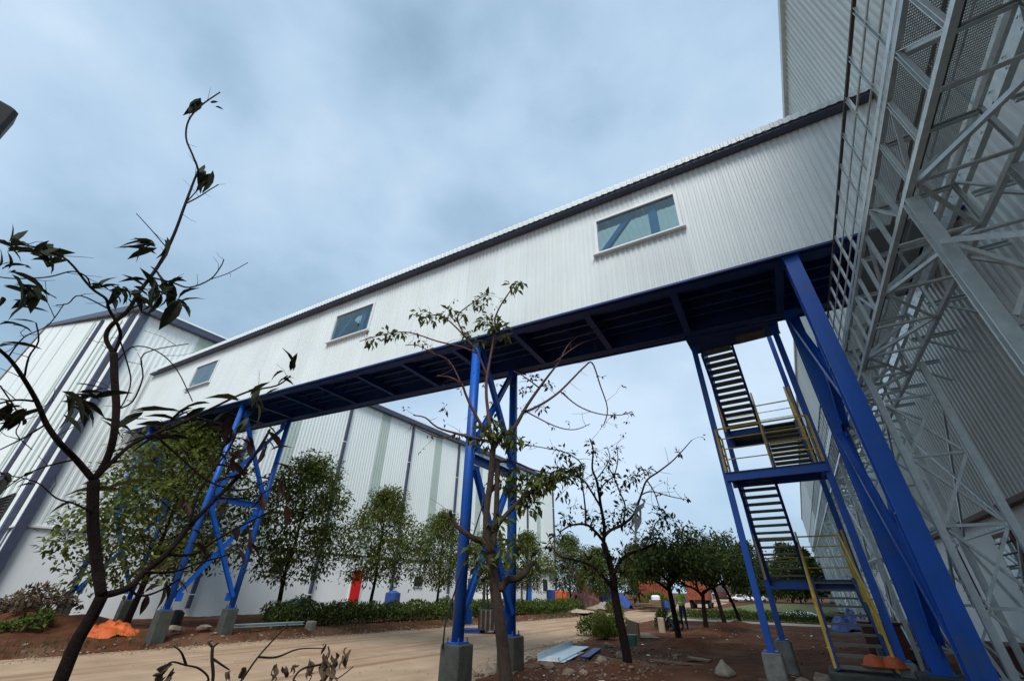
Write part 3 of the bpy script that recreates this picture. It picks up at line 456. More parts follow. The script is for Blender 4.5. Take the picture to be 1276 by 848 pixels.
DRY_SHRUB_LIMBS = [[[[-2.666,1.381,1.062],[-2.682,1.388,1.208],[-2.677,1.346,1.308],[-2.69,1.337,1.356]],0.0077,0.0072],[[[-2.69,1.338,1.353],[-2.681,1.354,1.372]],0.0061,0.0041],[[[-2.69,1.338,1.353],[-2.704,1.313,1.377]],0.0061,0.0041],[[[-2.634,1.438,1.145],[-2.675,1.526,1.199],[-2.64,1.559,1.292],[-2.669,1.648,1.372],[-2.7,1.726,1.43]],0.0079,0.0043],[[[-2.667,1.582,1.295],[-2.657,1.683,1.287],[-2.712,1.844,1.307],[-2.664,1.992,1.303]],0.0057,0.003],[[[-2.681,1.354,1.152],[-2.662,1.354,1.227],[-2.661,1.291,1.276],[-2.625,1.211,1.299],[-2.589,1.128,1.322],[-2.59,1.108,1.301]],0.0078,0.0036],[[[-2.643,1.219,1.297],[-2.609,1.163,1.353],[-2.589,1.111,1.382]],0.0038,0.0022],[[[-2.485,1.7,1.125],[-2.499,1.711,1.203],[-2.501,1.757,1.242],[-2.521,1.889,1.249],[-2.523,1.923,1.287],[-2.576,1.946,1.319]],0.0083,0.0048],[[[-2.682,1.352,1.307],[-2.667,1.416,1.27],[-2.726,1.477,1.246]],0.0032,0.0021],[[[-2.505,1.868,1.161],[-2.535,2.02,1.165],[-2.572,2.154,1.205]],0.0054,0.003],[[[-2.611,1.679,1.147],[-2.697,1.701,1.204],[-2.708,1.713,1.245]],0.0043,0.0023],[[[-2.532,1.819,1.137],[-2.596,1.88,1.193],[-2.608,1.888,1.243]],0.0044,0.0023]]
DRY_SHRUB_LEAVES = [[-2.866,1.23,1.257,-2.863,1.228,1.193],[-2.856,1.248,1.271,-2.843,1.19,1.259],[-2.84,1.275,1.251,-2.879,1.262,1.196],[-2.857,1.246,1.234,-2.817,1.239,1.19],[-2.842,1.273,1.223,-2.851,1.264,1.175],[-2.725,1.479,1.239,-2.69,1.456,1.202],[-2.7,1.523,1.243,-2.731,1.567,1.205],[-2.49,1.894,1.302,-2.489,1.905,1.229],[-2.495,1.885,1.273,-2.487,1.886,1.189],[-2.478,1.914,1.257,-2.449,1.919,1.167],[-2.487,1.9,1.236,-2.494,1.897,1.161],[-2.476,1.919,1.29,-2.502,1.968,1.218],[-2.449,1.966,1.288,-2.438,1.97,1.23],[-2.438,1.985,1.314,-2.415,1.968,1.272],[-2.508,1.862,1.348,-2.513,1.857,1.313],[-2.618,1.668,1.194,-2.656,1.686,1.243],[-2.589,1.719,1.195,-2.591,1.692,1.244],[-2.53,1.824,1.198,-2.535,1.841,1.256],[-2.517,1.846,1.211,-2.569,1.839,1.261],[-2.578,1.738,1.217,-2.555,1.743,1.261]]

# ------------------------------------------------------------------ terrain
NEAR_EDGE = [(-60, -4.0), (-20, -4.8), (0, -5.6), (8, -6.9), (12, -7.6), (16, -8.4), (27, -10.2), (42, -11.6), (80, -14.5), (134, -19.5), (260, -34)]
FAR_EDGE = [(-60, -18), (-20, -17.6), (0, -17.1), (8, -16.6), (16, -16.3), (23, -15.7), (33, -15.4), (50, -16.6), (80, -20.5), (134, -26.5), (260, -42)]


def lerp_edge(tab, y):
    if y <= tab[0][0]: return tab[0][1]
    for (a, xa), (b, xb) in zip(tab, tab[1:]):
        if y <= b:
            return xa + (xb - xa) * (y - a) / (b - a)
    return tab[-1][1]


def sstep(t):
    t = max(0.0, min(1.0, t)); return t * t * (3 - 2 * t)


MOUNDS = [(-4.4, 11.6, 0.7, 0.16), (-4.55, 17.4, 0.9, 0.2), (-4.9, 23.4, 0.9, 0.22), (-4.9, 28.6, 1.0, 0.25), (-4.6, 30.6, 0.8, 0.2), (0.6, 17, 1.6, 0.3), (-3.0, 20, 1.6, 0.12), (-19.5, 8.2, 1.5, 0.15), (-24, 4.5, 2.4, 0.5), (-22.5, 6.0, 1.6, 0.3)]


def gz(x, y):
    xn, xf = lerp_edge(NEAR_EDGE, y), lerp_edge(FAR_EDGE, y)
    n = noise.noise(Vector((x * 0.9, y * 0.9, 0.3))) * 0.5 + noise.noise(Vector((x * 2.7, y * 2.7, 1.3))) * 0.25 + noise.noise(Vector((x * 6, y * 6, 5.3))) * 0.12
    if x < xf:
        t = sstep((xf - x) / 1.6)
        h = -0.035 + t * 0.24 + n * 0.12 * sstep((xf - x + .5) / 1.2)
    elif x > xn:
        t = sstep((x - xn) / 1.2)
        h = -0.035 + t * 0.12 + n * 0.10 * sstep((x - xn + .4) / 1.0)
        if y > 30:
            k = sstep((y - 30) / 3.0); h = h * (1 - k) + 0.085 * t * k - 0.035 * (1 - t) * k
    else:
        h = -0.04 + n * 0.02
    for mx, my, r, a in MOUNDS:
        d2 = ((x - mx) ** 2 + (y - my) ** 2) / (r * r)
        if d2 < 6:
            h += a * math.exp(-d2) * (1 + 0.5 * n)
    return h


def axis(lo, hi, fine_lo, fine_hi, step):
    a = []
    x = fine_lo; s = step
    left = []
    while x > lo:
        s *= 1.22; x -= s; left.append(max(x, lo))
    a += left[::-1]
    n = int((fine_hi - fine_lo) / step)
    a += [fine_lo + step * i for i in range(n + 1)]
    x = a[-1]; s = step
    while x < hi:
        s *= 1.22; x += s; a.append(min(x, hi))
    return a


def ground_point(x, y):
    return (x, y, gz(x, y))


o = part('ground', MB().quad_grid(ground_point, axis(-1500, 1500, -29, 5, 0.25), axis(-300, 2000, 2, 46, 0.25)), M['soil'], smooth=True)
tag(o, 'red brown soil ground', kind='structure')

ys = [-60 + 1.0 * i for i in range(261)]
ws = [i / 14 for i in range(15)]
o = part('road', MB().quad_grid(lambda y, t: (lerp_edge(FAR_EDGE, y) - 0.5 + t * (lerp_edge(NEAR_EDGE, y) - lerp_edge(FAR_EDGE, y) + 0.9), y, 0.004 * math.sin(t * 9 + y * .3) + 0.012 * math.sin(t * math.pi)), ys, ws), M['road'], smooth=True)
tag(o, 'dusty tan road', kind='structure')
o = part('path', MB().quad_grid(lambda x, t: (x, 32.6 + 0.25 * math.sin(x * .7) + t * (2.6 + 0.2 * math.sin(x * 1.9)), 0.10 + 0.02 * math.sin(t * 3.1)), [-9.8 + 0.5 * i for i in range(27)], [0, .5, 1]), M['path'], smooth=True)
tag(o, 'pale sandy path', kind='structure')
o = part('lawn', MB().quad_grid(lambda x, y: (x, y, 0.12 + 0.25 * sstep((y - 40) / 30) * sstep((x + 12) / 8)), [-10.4 + 0.7 * i for i in range(20)], [35.6 + 3 * i for i in range(20)]), M['lawn'], smooth=True)
tag(o, 'green lawn', kind='structure')


# ------------------------------------------------------------------ corrugated sheets
def corrugated(w, h, pitch, depth, top=0.35, back=0.03, flat=0.0, skew=0.0):
    """closed sheet panel; x = 0..w, z = 0..h, ribs stand out towards -y"""
    n = max(1, int(round((w - flat) / pitch))); p = w / n
    prof = []
    for i in range(n):
        x = i * p; r = p * top
        a = p * (0.5 - top / 2)
        prof += [(x, 0), (x + a - p * .1, 0), (x + a, -depth), (x + a + r, -depth), (x + a + r + p * .1, 0)]
    prof += [(w, 0), (w, back), (0, back)]
    mb = MB()
    mb.loft([[(x, y, 0) for x, y in prof], [(x, y, h) for x, y in prof]], cap=True)
    return mb


# ------------------------------------------------------------------ warehouse on the far side of the road
WX, WY0, WY1, WEAVE, WBREAK = -28.5, 4.45, 54.5, 15.1, 3.8
wh = thing('warehouse', 'long white warehouse with dark downpipes behind the row of leafy trees', 'warehouse', (WX, WY0, 0.0))
part('wall', MB().span((WX - .35, WY0, -0.3), (WX - .06, WY1, WBREAK)), M['plaster'], wh)
pw = 1.0
panel_me = withmat(corrugated(pw - 0.006, WEAVE - WBREAK - .1, 0.25, 0.018), 'wall_panel', M['cladg'])
strip_me = withmat(corrugated(0.994, WEAVE - WBREAK - .12, 0.25, 0.018), 'translucent_panel', M['strip'])
STRIPS = [8.4, 15.4, 23.1, 29.7, 36.6, 43.6, 50.4]
PIPES = [12.2, 19.2, 26.2, 33.0, 40.0, 47.0, 53.9]
n = int(WY1 - WY0)
strip_cells = {int(s - WY0) for s in STRIPS}
for i in range(n):
    me = strip_me if i in strip_cells else panel_me
    # ribs face +x: local x -> +y, local -y -> +x
    inst('translucent_panel' if i in strip_cells else 'wall_panel', me, wh, (0.0, i * pw, WBREAK + .02), (0, 0, math.radians(90)))
for y in PIPES:
    p = part('downpipe', MB().span((WX + .03, y - .09, 0.6), (WX + .2, y + .09, WEAVE - .25)), M['navy'], wh)
    for z in (1.2, 4.6, 8.0, 11.4):
        part('bracket', MB().span((WX + .02, y - .13, z), (WX + .215, y + .13, z + .05)), M['white'], p)
part('gutter', MB().prism((WX + .18, WY0 - .2, WEAVE + .05), (WX + .18, WY1 + .2, WEAVE + .05), [(-.2, -.2), (.2, -.2), (.2, .2), (-.2, .2)], (0, 0, 1)), M['navy'], wh)
part('drip_flashing', MB().span((WX - .02, WY0, WBREAK - .07), (WX + .05, WY1, WBREAK + .02)), M['white'], wh)
# gable end
SL, RX = 0.33, 56.0
gab = MB()
g_me = {}
for i in range(80):
    x0 = WX - (i + 1) * 1.0
    zt = WEAVE + SL * (i if i < 56 else 111 - i) - .05
    st = i in (6, 15, 26, 36, 46)
    mb = corrugated(0.994, zt - WBREAK, 0.25, 0.018)
    me = withmat(mb, 'gable_panel', M['strip'] if st else M['cladg'])
    inst('translucent_panel' if st else 'gable_panel', me, wh, (x0 - WX, 0, WBREAK + .02))
part('gable_wall', MB().span((WX - 58, WY0 + .06, -0.3), (WX - .35, WY0 + .36, WBREAK)), M['plaster'], wh)
part('corner_post', MB().span((WX - .02, WY0 - .1, 0.5), (WX + .18, WY0 + .26, WEAVE - .2)), M['navy'], wh)
p = part('downpipe', MB().span((WX - 1.75, WY0 - .25, 0.5), (WX - 1.35, WY0 - .05, WEAVE + .3)), M['navy'], wh)
part('downpipe', MB().span((WX - 11.12, WY0 - .22, 3.9), (WX - 10.88, WY0 - .04, WEAVE + 3.3)), M['navy'], wh)
for x in (-4.5, -8.0, -14.0):
    part('rib_seam', MB().span((WX + x - .1, WY0 - .075, 3.9), (WX + x + .1, WY0 - .045, WEAVE - x * SL - .4)), M['strip'], wh)
part('drip_flashing', MB().span((WX - 58, WY0 - .05, WBREAK - .07), (WX - .3, WY0 + .02, WBREAK + .02)), M['white'], wh)
part('verge_trim', MB().bar((WX + .3, WY0 - .12, WEAVE + .25), (WX - RX, WY0 - .12, WEAVE + RX * SL + .25), .22, .42, (0, 0, 1)), M['navy'], wh)
rf = MB()
rf.loft([[(WX + .4, WY0 - .2, WEAVE + .32), (WX - RX, WY0 - .2, WEAVE + RX * SL + .4), (WX - 2 * RX, WY0 - .2, WEAVE + .3), (WX - 2 * RX, WY0 - .2, WEAVE + .2), (WX - RX, WY0 - .2, WEAVE + RX * SL + .28), (WX + .4, WY0 - .2, WEAVE + .22)],
         [(WX + .4, WY1, WEAVE + .32), (WX - RX, WY1, WEAVE + RX * SL + .4), (WX - 2 * RX, WY1, WEAVE + .3), (WX - 2 * RX, WY1, WEAVE + .2), (WX - RX, WY1, WEAVE + RX * SL + .28), (WX + .4, WY1, WEAVE + .22)]])
part('roof', rf, M['cladg'], wh)
# louvre vents in the gable
for lx in (-6.2, -13.2):
    lv = part('louvre', MB().span((WX + lx - 1.9, WY0 - .13, 4.05), (WX + lx + 1.9, WY0 - .05, 5.5)), M['dark'], wh)
    for k in range(9):
        part('louvre_slat', MB().box((WX + lx, WY0 - .17, 4.17 + k * .155), (3.7, .1, .03), Matrix.Rotation(math.radians(35), 3, 'X')), M['tread'], lv)
# door, windows and steps in the road-side wall
d = part('door', MB().span((WX - .05, 22.45, .62), (WX + .03, 23.3, 2.75)), M['red'], wh, label='bright red door')
part('frame', MB().span((WX - .05, 22.36, .62), (WX + .015, 22.445, 2.85)).span((WX - .05, 23.305, .62), (WX + .015, 23.39, 2.85)), M['white'], d)
for k in range(3):
    part('step', MB().block((WX + .35 + k * .28, 22.9, .16 + (.4 - k * .15) / 2), (.3 + .02 * k, 1.6, .4 - k * .15)), M['concrete'], wh)
for wy, ww, z0, z1 in ((10.6, 1.3, 2.25, 3.5), (16.6, .9, 2.25, 3.3), (29.2, 1.1, 1.75, 2.6), (36.4, 1.1, 1.75, 2.6)):
    w = part('window', MB().span((WX - .05, wy - ww / 2, z0), (WX + .03, wy + ww / 2, z1)), M['white'], wh)
    part('pane', MB().span((WX + .01, wy - ww / 2 + .07, z0 + .07), (WX + .045, wy + ww / 2 - .07, z1 - .07)), M['dark'], w)

# ------------------------------------------------------------------ low annex
AX, AY0, AY1 = -25.9, 38.5, 48.6
an = thing('annex_building', 'low white annex with a blue door beside the warehouse', 'building', (AX, AY0, 0.1))
part('wall', MB().span((AX - 2.5, AY0, -.2), (AX, AY1, 3.6)), M['plaster'], an)
part('roof', MB().span((AX - 2.52, AY0 - .3, 3.604), (AX + .35, AY1 + .3, 3.75)), M['cladg'], an)
d = part('door', MB().span((AX - .02, 42.6, .45), (AX + .05, 43.5, 2.75)), M['bluedoor'], an, label='bright blue door')
part('frame', MB().span((AX - .02, 42.5, .45), (AX + .03, 42.595, 2.85)).span((AX - .02, 43.505, .45), (AX + .03, 43.6, 2.85)), M['white'], d)
w = part('window', MB().span((AX - .02, 45.9, 1.5), (AX + .04, 47.1, 2.8)), M['white'], an)
part('pane', MB().span((AX + .02, 46.0, 1.6), (AX + .055, 47.0, 2.7)), M['dark'], w)
part('step', MB().block((AX + .45, 43.05, .27), (.9, 1.9, .4)), M['concrete'], an)
part('downpipe', MB().span((AX + .01, 41.4, .3), (AX + .15, 41.55, 3.5)), M['navy'], an)

# ------------------------------------------------------------------ factory on the right
K = -0.03
RXO, REAVE, RBREAK, RLEN0, RLEN1 = 4.0, 16.1, 3.3, -10.0, 120.0
RROT = math.atan(0.03)
fa = thing('factory', 'tall grey ribbed factory hall rising at the right edge', 'factory', (RXO, 0, 0), rz=RROT)
part('base_wall', MB().span((.12, RLEN0, -.4), (.45, RLEN1, RBREAK + .02)), M['plaster'], fa, world=False)
fp = withmat(corrugated(0.998, REAVE - RBREAK, 0.2, 0.032), 'wall_panel', M['cladr'])
for i in range(int(RLEN1 - RLEN0)):
    y = RLEN0 + i
    if y < 70:
        inst('wall_panel', fp, fa, (0.0, y + 0.999, RBREAK), (0, 0, math.radians(-90)))
part('far_wall', MB().span((-.03, 70, RBREAK), (.1, RLEN1, REAVE)), M['cladr'], fa, world=False)
part('drip_flashing', MB().span((-.06, RLEN0, RBREAK - .1), (.2, RLEN1, RBREAK - .004)), M['brown'], fa, world=False)
part('eave_trim', MB().span((-.14, RLEN0, REAVE), (.4, RLEN1, REAVE + .2)), M['cladr'], fa, world=False)
part('roof', MB().loft([[(-.1, y, REAVE + .29), (25, y, REAVE + 4.2), (25, y, REAVE + 4.0), (.2, y, REAVE + .284)] for y in (RLEN0, RLEN1)]), M['cladr'], fa, world=False)
for wy in (5.0, 10.0, 14.3, 18.6, 23, 28, 33, 38):
    w = part('window', MB().span((.07, wy - .55, 1.35), (.16, wy + .55, 2.85)), M['brown'], fa, world=False)
    part('pane', MB().span((.05, wy - .45, 1.45), (.1, wy + .45, 2.75)), M['glass'], w, world=False)
    part('backing', MB().span((.115, wy - .45, 1.45), (.118, wy + .45, 2.75)), M['dark'], w, world=False)
    for k in range(6):
        part('louvre_slat', MB().box((.045, wy, 1.56 + k * .22), (.07, .92, .012), Matrix.Rotation(math.radians(-30), 3, 'Y')), M['galvdk'], w, world=False)
part('plinth_band', MB().span((.03, RLEN0, -.3), (.124, RLEN1, .55)), M['brown'], fa, world=False)

# ------------------------------------------------------------------ conveyor gallery bridge
BX = Vector((1.0, 0.055, -0.038)).normalized()
BZ = (Vector((0, 0, 1)) - BX * BX.z).normalized()
BY = BZ.cross(BX)
BM = Matrix(((BX.x, BY.x, BZ.x, 0), (BX.y, BY.y, BZ.y, 7.75), (BX.z, BY.z, BZ.z, 7.33), (0, 0, 0, 1)))
GW, GH = 2.5, 3.25
GX0, GX1 = -28.36, 3.74
PW = 1.03
br = thing('gallery_bridge', 'white ribbed enclosed gallery bridge crossing over the road', 'bridge', matrix=BM)
WIN = [(-2.53 - 10.3 * k) for k in range(3)]
full = withmat(corrugated(PW - .004, GH, PW / 8, 0.017), 'cladding_panel', M['clad'])
low = withmat(corrugated(PW - .004, 1.49, PW / 8, 0.017), 'cladding_panel', M['clad'])
top = withmat(corrugated(PW - .004, GH - 2.66, PW / 8, 0.017), 'cladding_panel', M['clad'])
x = -2.53 + PW * 6
cells = []
while x > GX0 + .2:
    x -= PW; cells.append(x)
cells = [c for c in cells if c > GX0 - .01]
for side in (0, 1):
    for c in cells:
        isw = any(abs(c - w) < .02 or abs(c - w - PW) < .02 for w in WIN)
        rot = (0, 0, 0) if side == 0 else (0, 0, math.pi)
        def place(me, z):
            o_ = -.0035 * (round(c / PW) % 2)
            inst('cladding_panel', me, br, (c, o_, z) if side == 0 else (c + PW, GW - o_, z), rot)
        if isw:
            place(low, 0); place(top, 2.66)
        else:
            place(full, 0)
# closing strips at both ends
part('end_flashing', MB().span((cells[0] + PW, -.03, 0), (GX1, .03, GH)).span((GX0, -.03, 0), (cells[-1] - .002, .03, GH)), M['clad'], br, world=False)
part('bottom_trim', MB().span((GX0, -.034, -.05), (GX1, .036, -.003)).span((GX0, GW - .036, -.05), (GX1, GW + .034, -.003)), M['bluedk'], br, world=False)
# roof: sheets with ribbed turned-down edge, dark soffit gutter behind it
ROOFZ = GH + .06
n_roof = int((GX1 - GX0) / PW)
rp = MB()
prof = []
npitch = 6; pp = PW / npitch
for i in range(npitch):
    a = i * pp
    prof += [(a, 0), (a + pp * .3, 0), (a + pp * .4, .016), (a + pp * .7, .016), (a + pp * .8, 0)]
prof += [(PW - .003, 0)]
sec = [(-.27, -.04), (-.27, .1), (-.255, .15), (-.2, .185), (-.1, .2), (GW / 2, .26)]
nrm = [(-1, 0), (-1, 0), (-.9, .4), (-.5, .85), (-.1, 1), (0, 1)]
rings = [[(px, sy + ny * ph, ROOFZ + sz + nz * ph) for px, ph in prof] for (sy, sz), (ny, nz) in zip(sec, nrm)]
rp.loft(rings, cap=False, closed=False)
roof_me = withmat(rp, 'roof_sheet', M['clad'])
sky_me = withmat(rp, 'added_skylight_sheet', M['added_skylight'])
for i in range(n_roof + 1):
    x0 = GX1 - (i + 1) * PW
    if x0 < GX0 - .5: break
    me = sky_me if any(w - 1.2 < x0 < w + 2.2 for w in WIN) else roof_me
    nm = 'added_skylight_sheet' if me is sky_me else 'roof_sheet'
    inst('roof_sheet', roof_me, br, (x0, 0, 0))
    inst(nm, me, br, (x0 + PW, GW, 0), (0, 0, math.pi))
part('gutter', MB().span((GX0, -.235, ROOFZ - .1), (GX1 - .25, -.028, ROOFZ - .045)), M['navy'], br, world=False)
part('gutter', MB().span((GX0, GW + .028, ROOFZ - .12), (GX1 - .25, GW + .235, ROOFZ - .02)), M['navy'], br, world=False)
# under-floor steel
for y in (.22, GW - .22):
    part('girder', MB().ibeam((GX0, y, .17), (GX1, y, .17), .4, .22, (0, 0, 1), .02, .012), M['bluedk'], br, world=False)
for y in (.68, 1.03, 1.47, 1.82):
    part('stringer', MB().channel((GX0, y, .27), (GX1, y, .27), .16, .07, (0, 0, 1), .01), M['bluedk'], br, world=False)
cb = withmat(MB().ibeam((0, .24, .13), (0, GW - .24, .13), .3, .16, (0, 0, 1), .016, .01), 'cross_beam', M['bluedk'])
x = GX1 - .6
while x > GX0 + .2:
    inst('cross_beam', cb, br, (x, 0, 0)); x -= 2.06
ka = withmat(MB().angle((0, .3, .33), (2.06, GW - .3, .33), .08, (0, 0, 1), .01), 'floor_brace', M['bluedk'])
kb = withmat(MB().angle((0, GW - .3, .345), (2.06, .3, .345), .08, (0, 0, 1), .01), 'floor_brace', M['bluedk'])
x = GX1 - .6 - 2.06; i = 0
while x > GX0 + .2:
    inst('floor_brace', ka if i % 2 else kb, br, (x, 0, .03)); x -= 2.06; i += 1
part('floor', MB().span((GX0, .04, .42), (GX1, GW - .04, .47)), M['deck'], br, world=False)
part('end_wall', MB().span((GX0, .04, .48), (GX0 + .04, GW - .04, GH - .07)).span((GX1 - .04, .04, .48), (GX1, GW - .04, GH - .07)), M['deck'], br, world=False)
# windows
for wx in WIN:
    for side in (0, 1):
        yo = 0 if side == 0 else GW
        s = -1 if side == 0 else 1
        W2 = 2 * PW
        w = part('window', MB().span((wx - .02, yo + s * .05, 1.47), (wx + W2 + .02, yo - s * .06, 1.52)).span((wx - .02, yo + s * .05, 2.62), (wx + W2 + .02, yo - s * .06, 2.68))
                 .span((wx - .03, yo + s * .05, 1.532), (wx + .05, yo - s * .06, 2.618)).span((wx + W2 - .05, yo + s * .05, 1.532), (wx + W2 + .03, yo - s * .06, 2.618)), M['white'], br, world=False)
        part('pane', MB().span((wx + .05, yo - .004, 1.53), (wx + W2 - .05, yo + .004, 2.62)), M['glass'], w, world=False)
        part('sill', MB().span((wx - .08, yo + s * .13, 1.425), (wx + W2 + .08, yo + s * .002, 1.466)), M['white'], w, world=False)
# frames of the gallery seen through its windows
fr_me = withmat(MB().ibeam((0, .17, .48), (0, .17, GH - .08), .16, .2, (0, 1, 0)), 'frame_column', M['frame_brightened'])
fd_me = withmat(MB().bar((0, .17, .6), (2.0, .17, GH - .2), .14, .1, (0, 1, 0)), 'frame_brace', M['frame_brightened'])
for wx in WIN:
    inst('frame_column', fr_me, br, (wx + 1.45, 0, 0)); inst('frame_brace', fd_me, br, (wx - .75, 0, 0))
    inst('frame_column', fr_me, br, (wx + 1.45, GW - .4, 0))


def bridge_z(x, yoff, z):
    """world height of a bridge-local level above the given world x"""
    return (BM @ Vector((x, yoff, z))).z


def bridge_pt(x, y, z):
    return BM @ Vector((x, y, z))


# ------------------------------------------------------------------ blue trestles
def trestle(label, x, gr, levels, cw=.235, cd=.25, pl=(.46, .46), ptop=.73, beams=(4.3,), pipe=True):
    a = bridge_pt(x, .22, -.035); b = bridge_pt(x, GW - .22, -.035)
    base = Vector(((a.x + b.x) / 2, (a.y + b.y) / 2, gr))
    t = thing('bridge_trestle', label, 'trestle', base, 'blue steel trestles carrying the gallery')
    for q in (a, b):
        if pipe:
            c = part('column', MB().tube([(q.x, q.y, ptop + .03), (q.x, q.y, q.z - .03)], cw / 2 + .005, seg=24), M['blue'], t, smooth=True)
            part('flange_collar', MB().tube([(q.x, q.y, beams[0] + .34), (q.x, q.y, beams[0] + .36)], cw / 2 + .014, seg=24), M['blue'], c)
        else:
            c = part('column', MB().ibeam((q.x, q.y, ptop + .03), (q.x, q.y, q.z), cd, cw, (0, 1, 0), .024, .016), M['blue'], t)
            for zs in (2.6, 4.9):
                for sx in (-1, 1):
                    part('stiffener', MB().span((q.x + sx * .012, q.y - cd / 2 + .026, zs), (q.x + sx * (cw / 2 - .006), q.y + cd / 2 - .026, zs + .014)), M['blue'], c)
        part('base_plate', MB().span((q.x - cw * .68, q.y - cd * .66, ptop + .004), (q.x + cw * .68, q.y + cd * .66, ptop + .03)), M['blue'], c)
        bo = MB()
        for sx in (-1, 1):
            for sy in (-1, 1):
                bo.tube([(q.x + sx * cw * .58, q.y + sy * cd * .52, ptop + .03), (q.x + sx * cw * .58, q.y + sy * cd * .52, ptop + .1)], .016, seg=6)
        part('anchor_bolts', bo, M['galvdk'], c)
        part('plinth', MB().block((q.x, q.y, (gr - .5 + ptop) / 2), (pl[0], pl[1], ptop - gr + .5), .02), M['concdk'], t)
        part('cap_plate', MB().span((q.x - cw * .6, q.y - cd * .6, q.z - .03), (q.x + cw * .6, q.y + cd * .6, q.z + .0)), M['blue'], c)
    yi = cd / 2 + .01
    for z in beams:
        part('cross_beam', MB().ibeam((a.x, a.y + yi, z), (b.x, b.y - yi, z), .2, .13, (0, 0, 1)), M['blue'], t)
    for z0, z1 in levels:
        part('brace', MB().ibeam((a.x - .04, a.y + yi, z0), (b.x - .04, b.y - yi, z1), .13, .12, (1, 0, 0), .012, .009), M['blue'], t)
        part('brace', MB().ibeam((a.x + .095, a.y + yi, z1), (b.x + .095, b.y - yi, z0), .13, .12, (1, 0, 0), .012, .009), M['blue'], t)
    for q in (a, b):
        s = 1 if q is a else -1
        for z0, z1 in levels:
            for z in (z0, z1):
                part('gusset', MB().box((q.x + .04, q.y + s * (yi + .12), z), (.014, .2, .24)), M['blue'], t)
    return t


trestle('blue trestle behind the slender tree, standing at the near road edge', -6.22, .0, [(1.15, 4.05), (4.6, 7.3)], beams=(4.33,))
trestle('blue trestle with crossed braces on the far verge, between two leafy trees', -17.7, .2, [(1.3, 4.1), (4.6, 7.6)], cw=.19, cd=.2, pl=(.4, .4), ptop=.95, beams=(4.35,))
trestle('blue trestle closest to the warehouse wall, half hidden by the left leafy tree', -25.7, .25, [(1.4, 4.4), (4.9, 7.9)], cw=.19, cd=.2, pl=(.4, .4), ptop=1.05, beams=(4.65,))
trestle('blue trestle with the widest columns, standing under the right end of the bridge', 1.27, .1, [(1.0, 4.3), (4.4, 7.0)], cw=.245, cd=.3, pl=(.6, .55), ptop=.62, beams=(), pipe=False)

# ------------------------------------------------------------------ stair tower
SX0, SX1, SY0, SY1 = -1.13, 0.76, 10.62, 13.4
st = thing('stair_tower', 'blue steel stair tower with yellow handrails behind the right end of the bridge', 'stairs', ((SX0 + SX1) / 2, SY0, .05))
for (px, py, zt) in ((SX0, SY0, 7.5), (SX1, SY0, 7.5), (SX0, SY1, 9.3), (SX1, SY1, 9.3)):
    c = part('post', MB().ibeam((px, py, .72), (px, py, zt), .13, .12, (0, 1, 0), .012, .009), M['blue'], st)
    part('base_plate', MB().span((px - .12, py - .12, .703), (px + .12, py + .12, .72)), M['blue'], c)
    part('plinth', MB().block((px, py, .2), (.38, .38, 1.0), .02, .84), M['concrete'], st)
L2, L1, L3, LT = 3.95, 1.92, 5.62, 7.32


def landing(name, y0, y1, z, x0=SX0 + .1, x1=SX1 - .1):
    f = part('landing', MB().span((x0, y0, z - .03), (x1, y1, z)), M['tread'], st)
    part('edge_beam', MB().channel((x0 - .1, y0 - .01, z - .1), (x1 + .1, y0 - .01, z - .1), .19, .06, (0, 0, 1)), M['blue'], f)
    part('edge_beam', MB().channel((x1 + .1, y1 + .01, z - .085), (x0 - .1, y1 + .01, z - .085), .16, .06, (0, 0, 1)), M['blue'], f)
    for x in (x0 - .02, x1 + .02):
        part('edge_beam', MB().span((x - .03, y0 + .03, z - .16), (x + .03, y1 - .03, z - .034)), M['blue'], f)
    return f


landing('mid', SY0 - .1, SY0 + .85, L2)
landing('low', SY1 - .4, SY1 + .75, L1)
landing('high', SY1 - .4, SY1 + .75, L3)
tl = part('top_landing', MB().span((SX0 - .1, 10.12, LT), (SX1 + .12, 11.05, LT + .38)), M['bluedk'], st)
part('edge_beam', MB().channel((SX0 - .12, 11.09, LT + .1), (SX1 + .14, 11.09, LT + .1), .2, .07, (0, 0, 1)), M['bluedk'], tl)


def flight(x0, x1, y0, z0, y1, z1, n):
    d = Vector((0, y1 - y0, z1 - z0))
    f = part('flight', MB().channel((x0, y0, z0 - .06), (x0, y1, z1 - .06), .22, .06, (0, 0, 1)).channel((x1, y1, z1 - .06), (x1, y0, z0 - .06), .22, .06, (0, 0, 1)), M['bluedk'], st)
    for k in range(n):
        t = (k + .5) / n
        tr = part('tread', MB().box((0, 0, 0), (x1 - x0 - .07, .25, .035)), M['tread'], f, world=False)
        tr.location = accum(f).inverted() @ Vector(((x0 + x1) / 2, y0 + (y1 - y0) * t, z0 + (z1 - z0) * t))
    return f


def rails(pts, h=1.0, levels=(.28, .52, .76, 1.0), posts=True, r=.02):
    """handrail along a polyline of foot points"""
    hr = part('handrail', MB().tube([Vector(p) + Vector((0, 0, h)) for p in pts], r, seg=6), M['yellow'], st)
    for lv in levels[:-1]:
        part('mid_rail', MB().tube([Vector(p) + Vector((0, 0, lv)) for p in pts], .013, seg=5), M['yellow'], hr)
    for a, b in zip(pts, pts[1:]):
        a, b = Vector(a), Vector(b); m = max(1, int((b - a).length / .95))
        for i in range(m + 1):
            if i == m and b != Vector(pts[-1]): continue
            p = a + (b - a) * (i / m)
            part('rail_post', MB().bar(p, p + Vector((0, 0, h)), .045, .02, (0, 1, 0)), M['yellow'], hr)


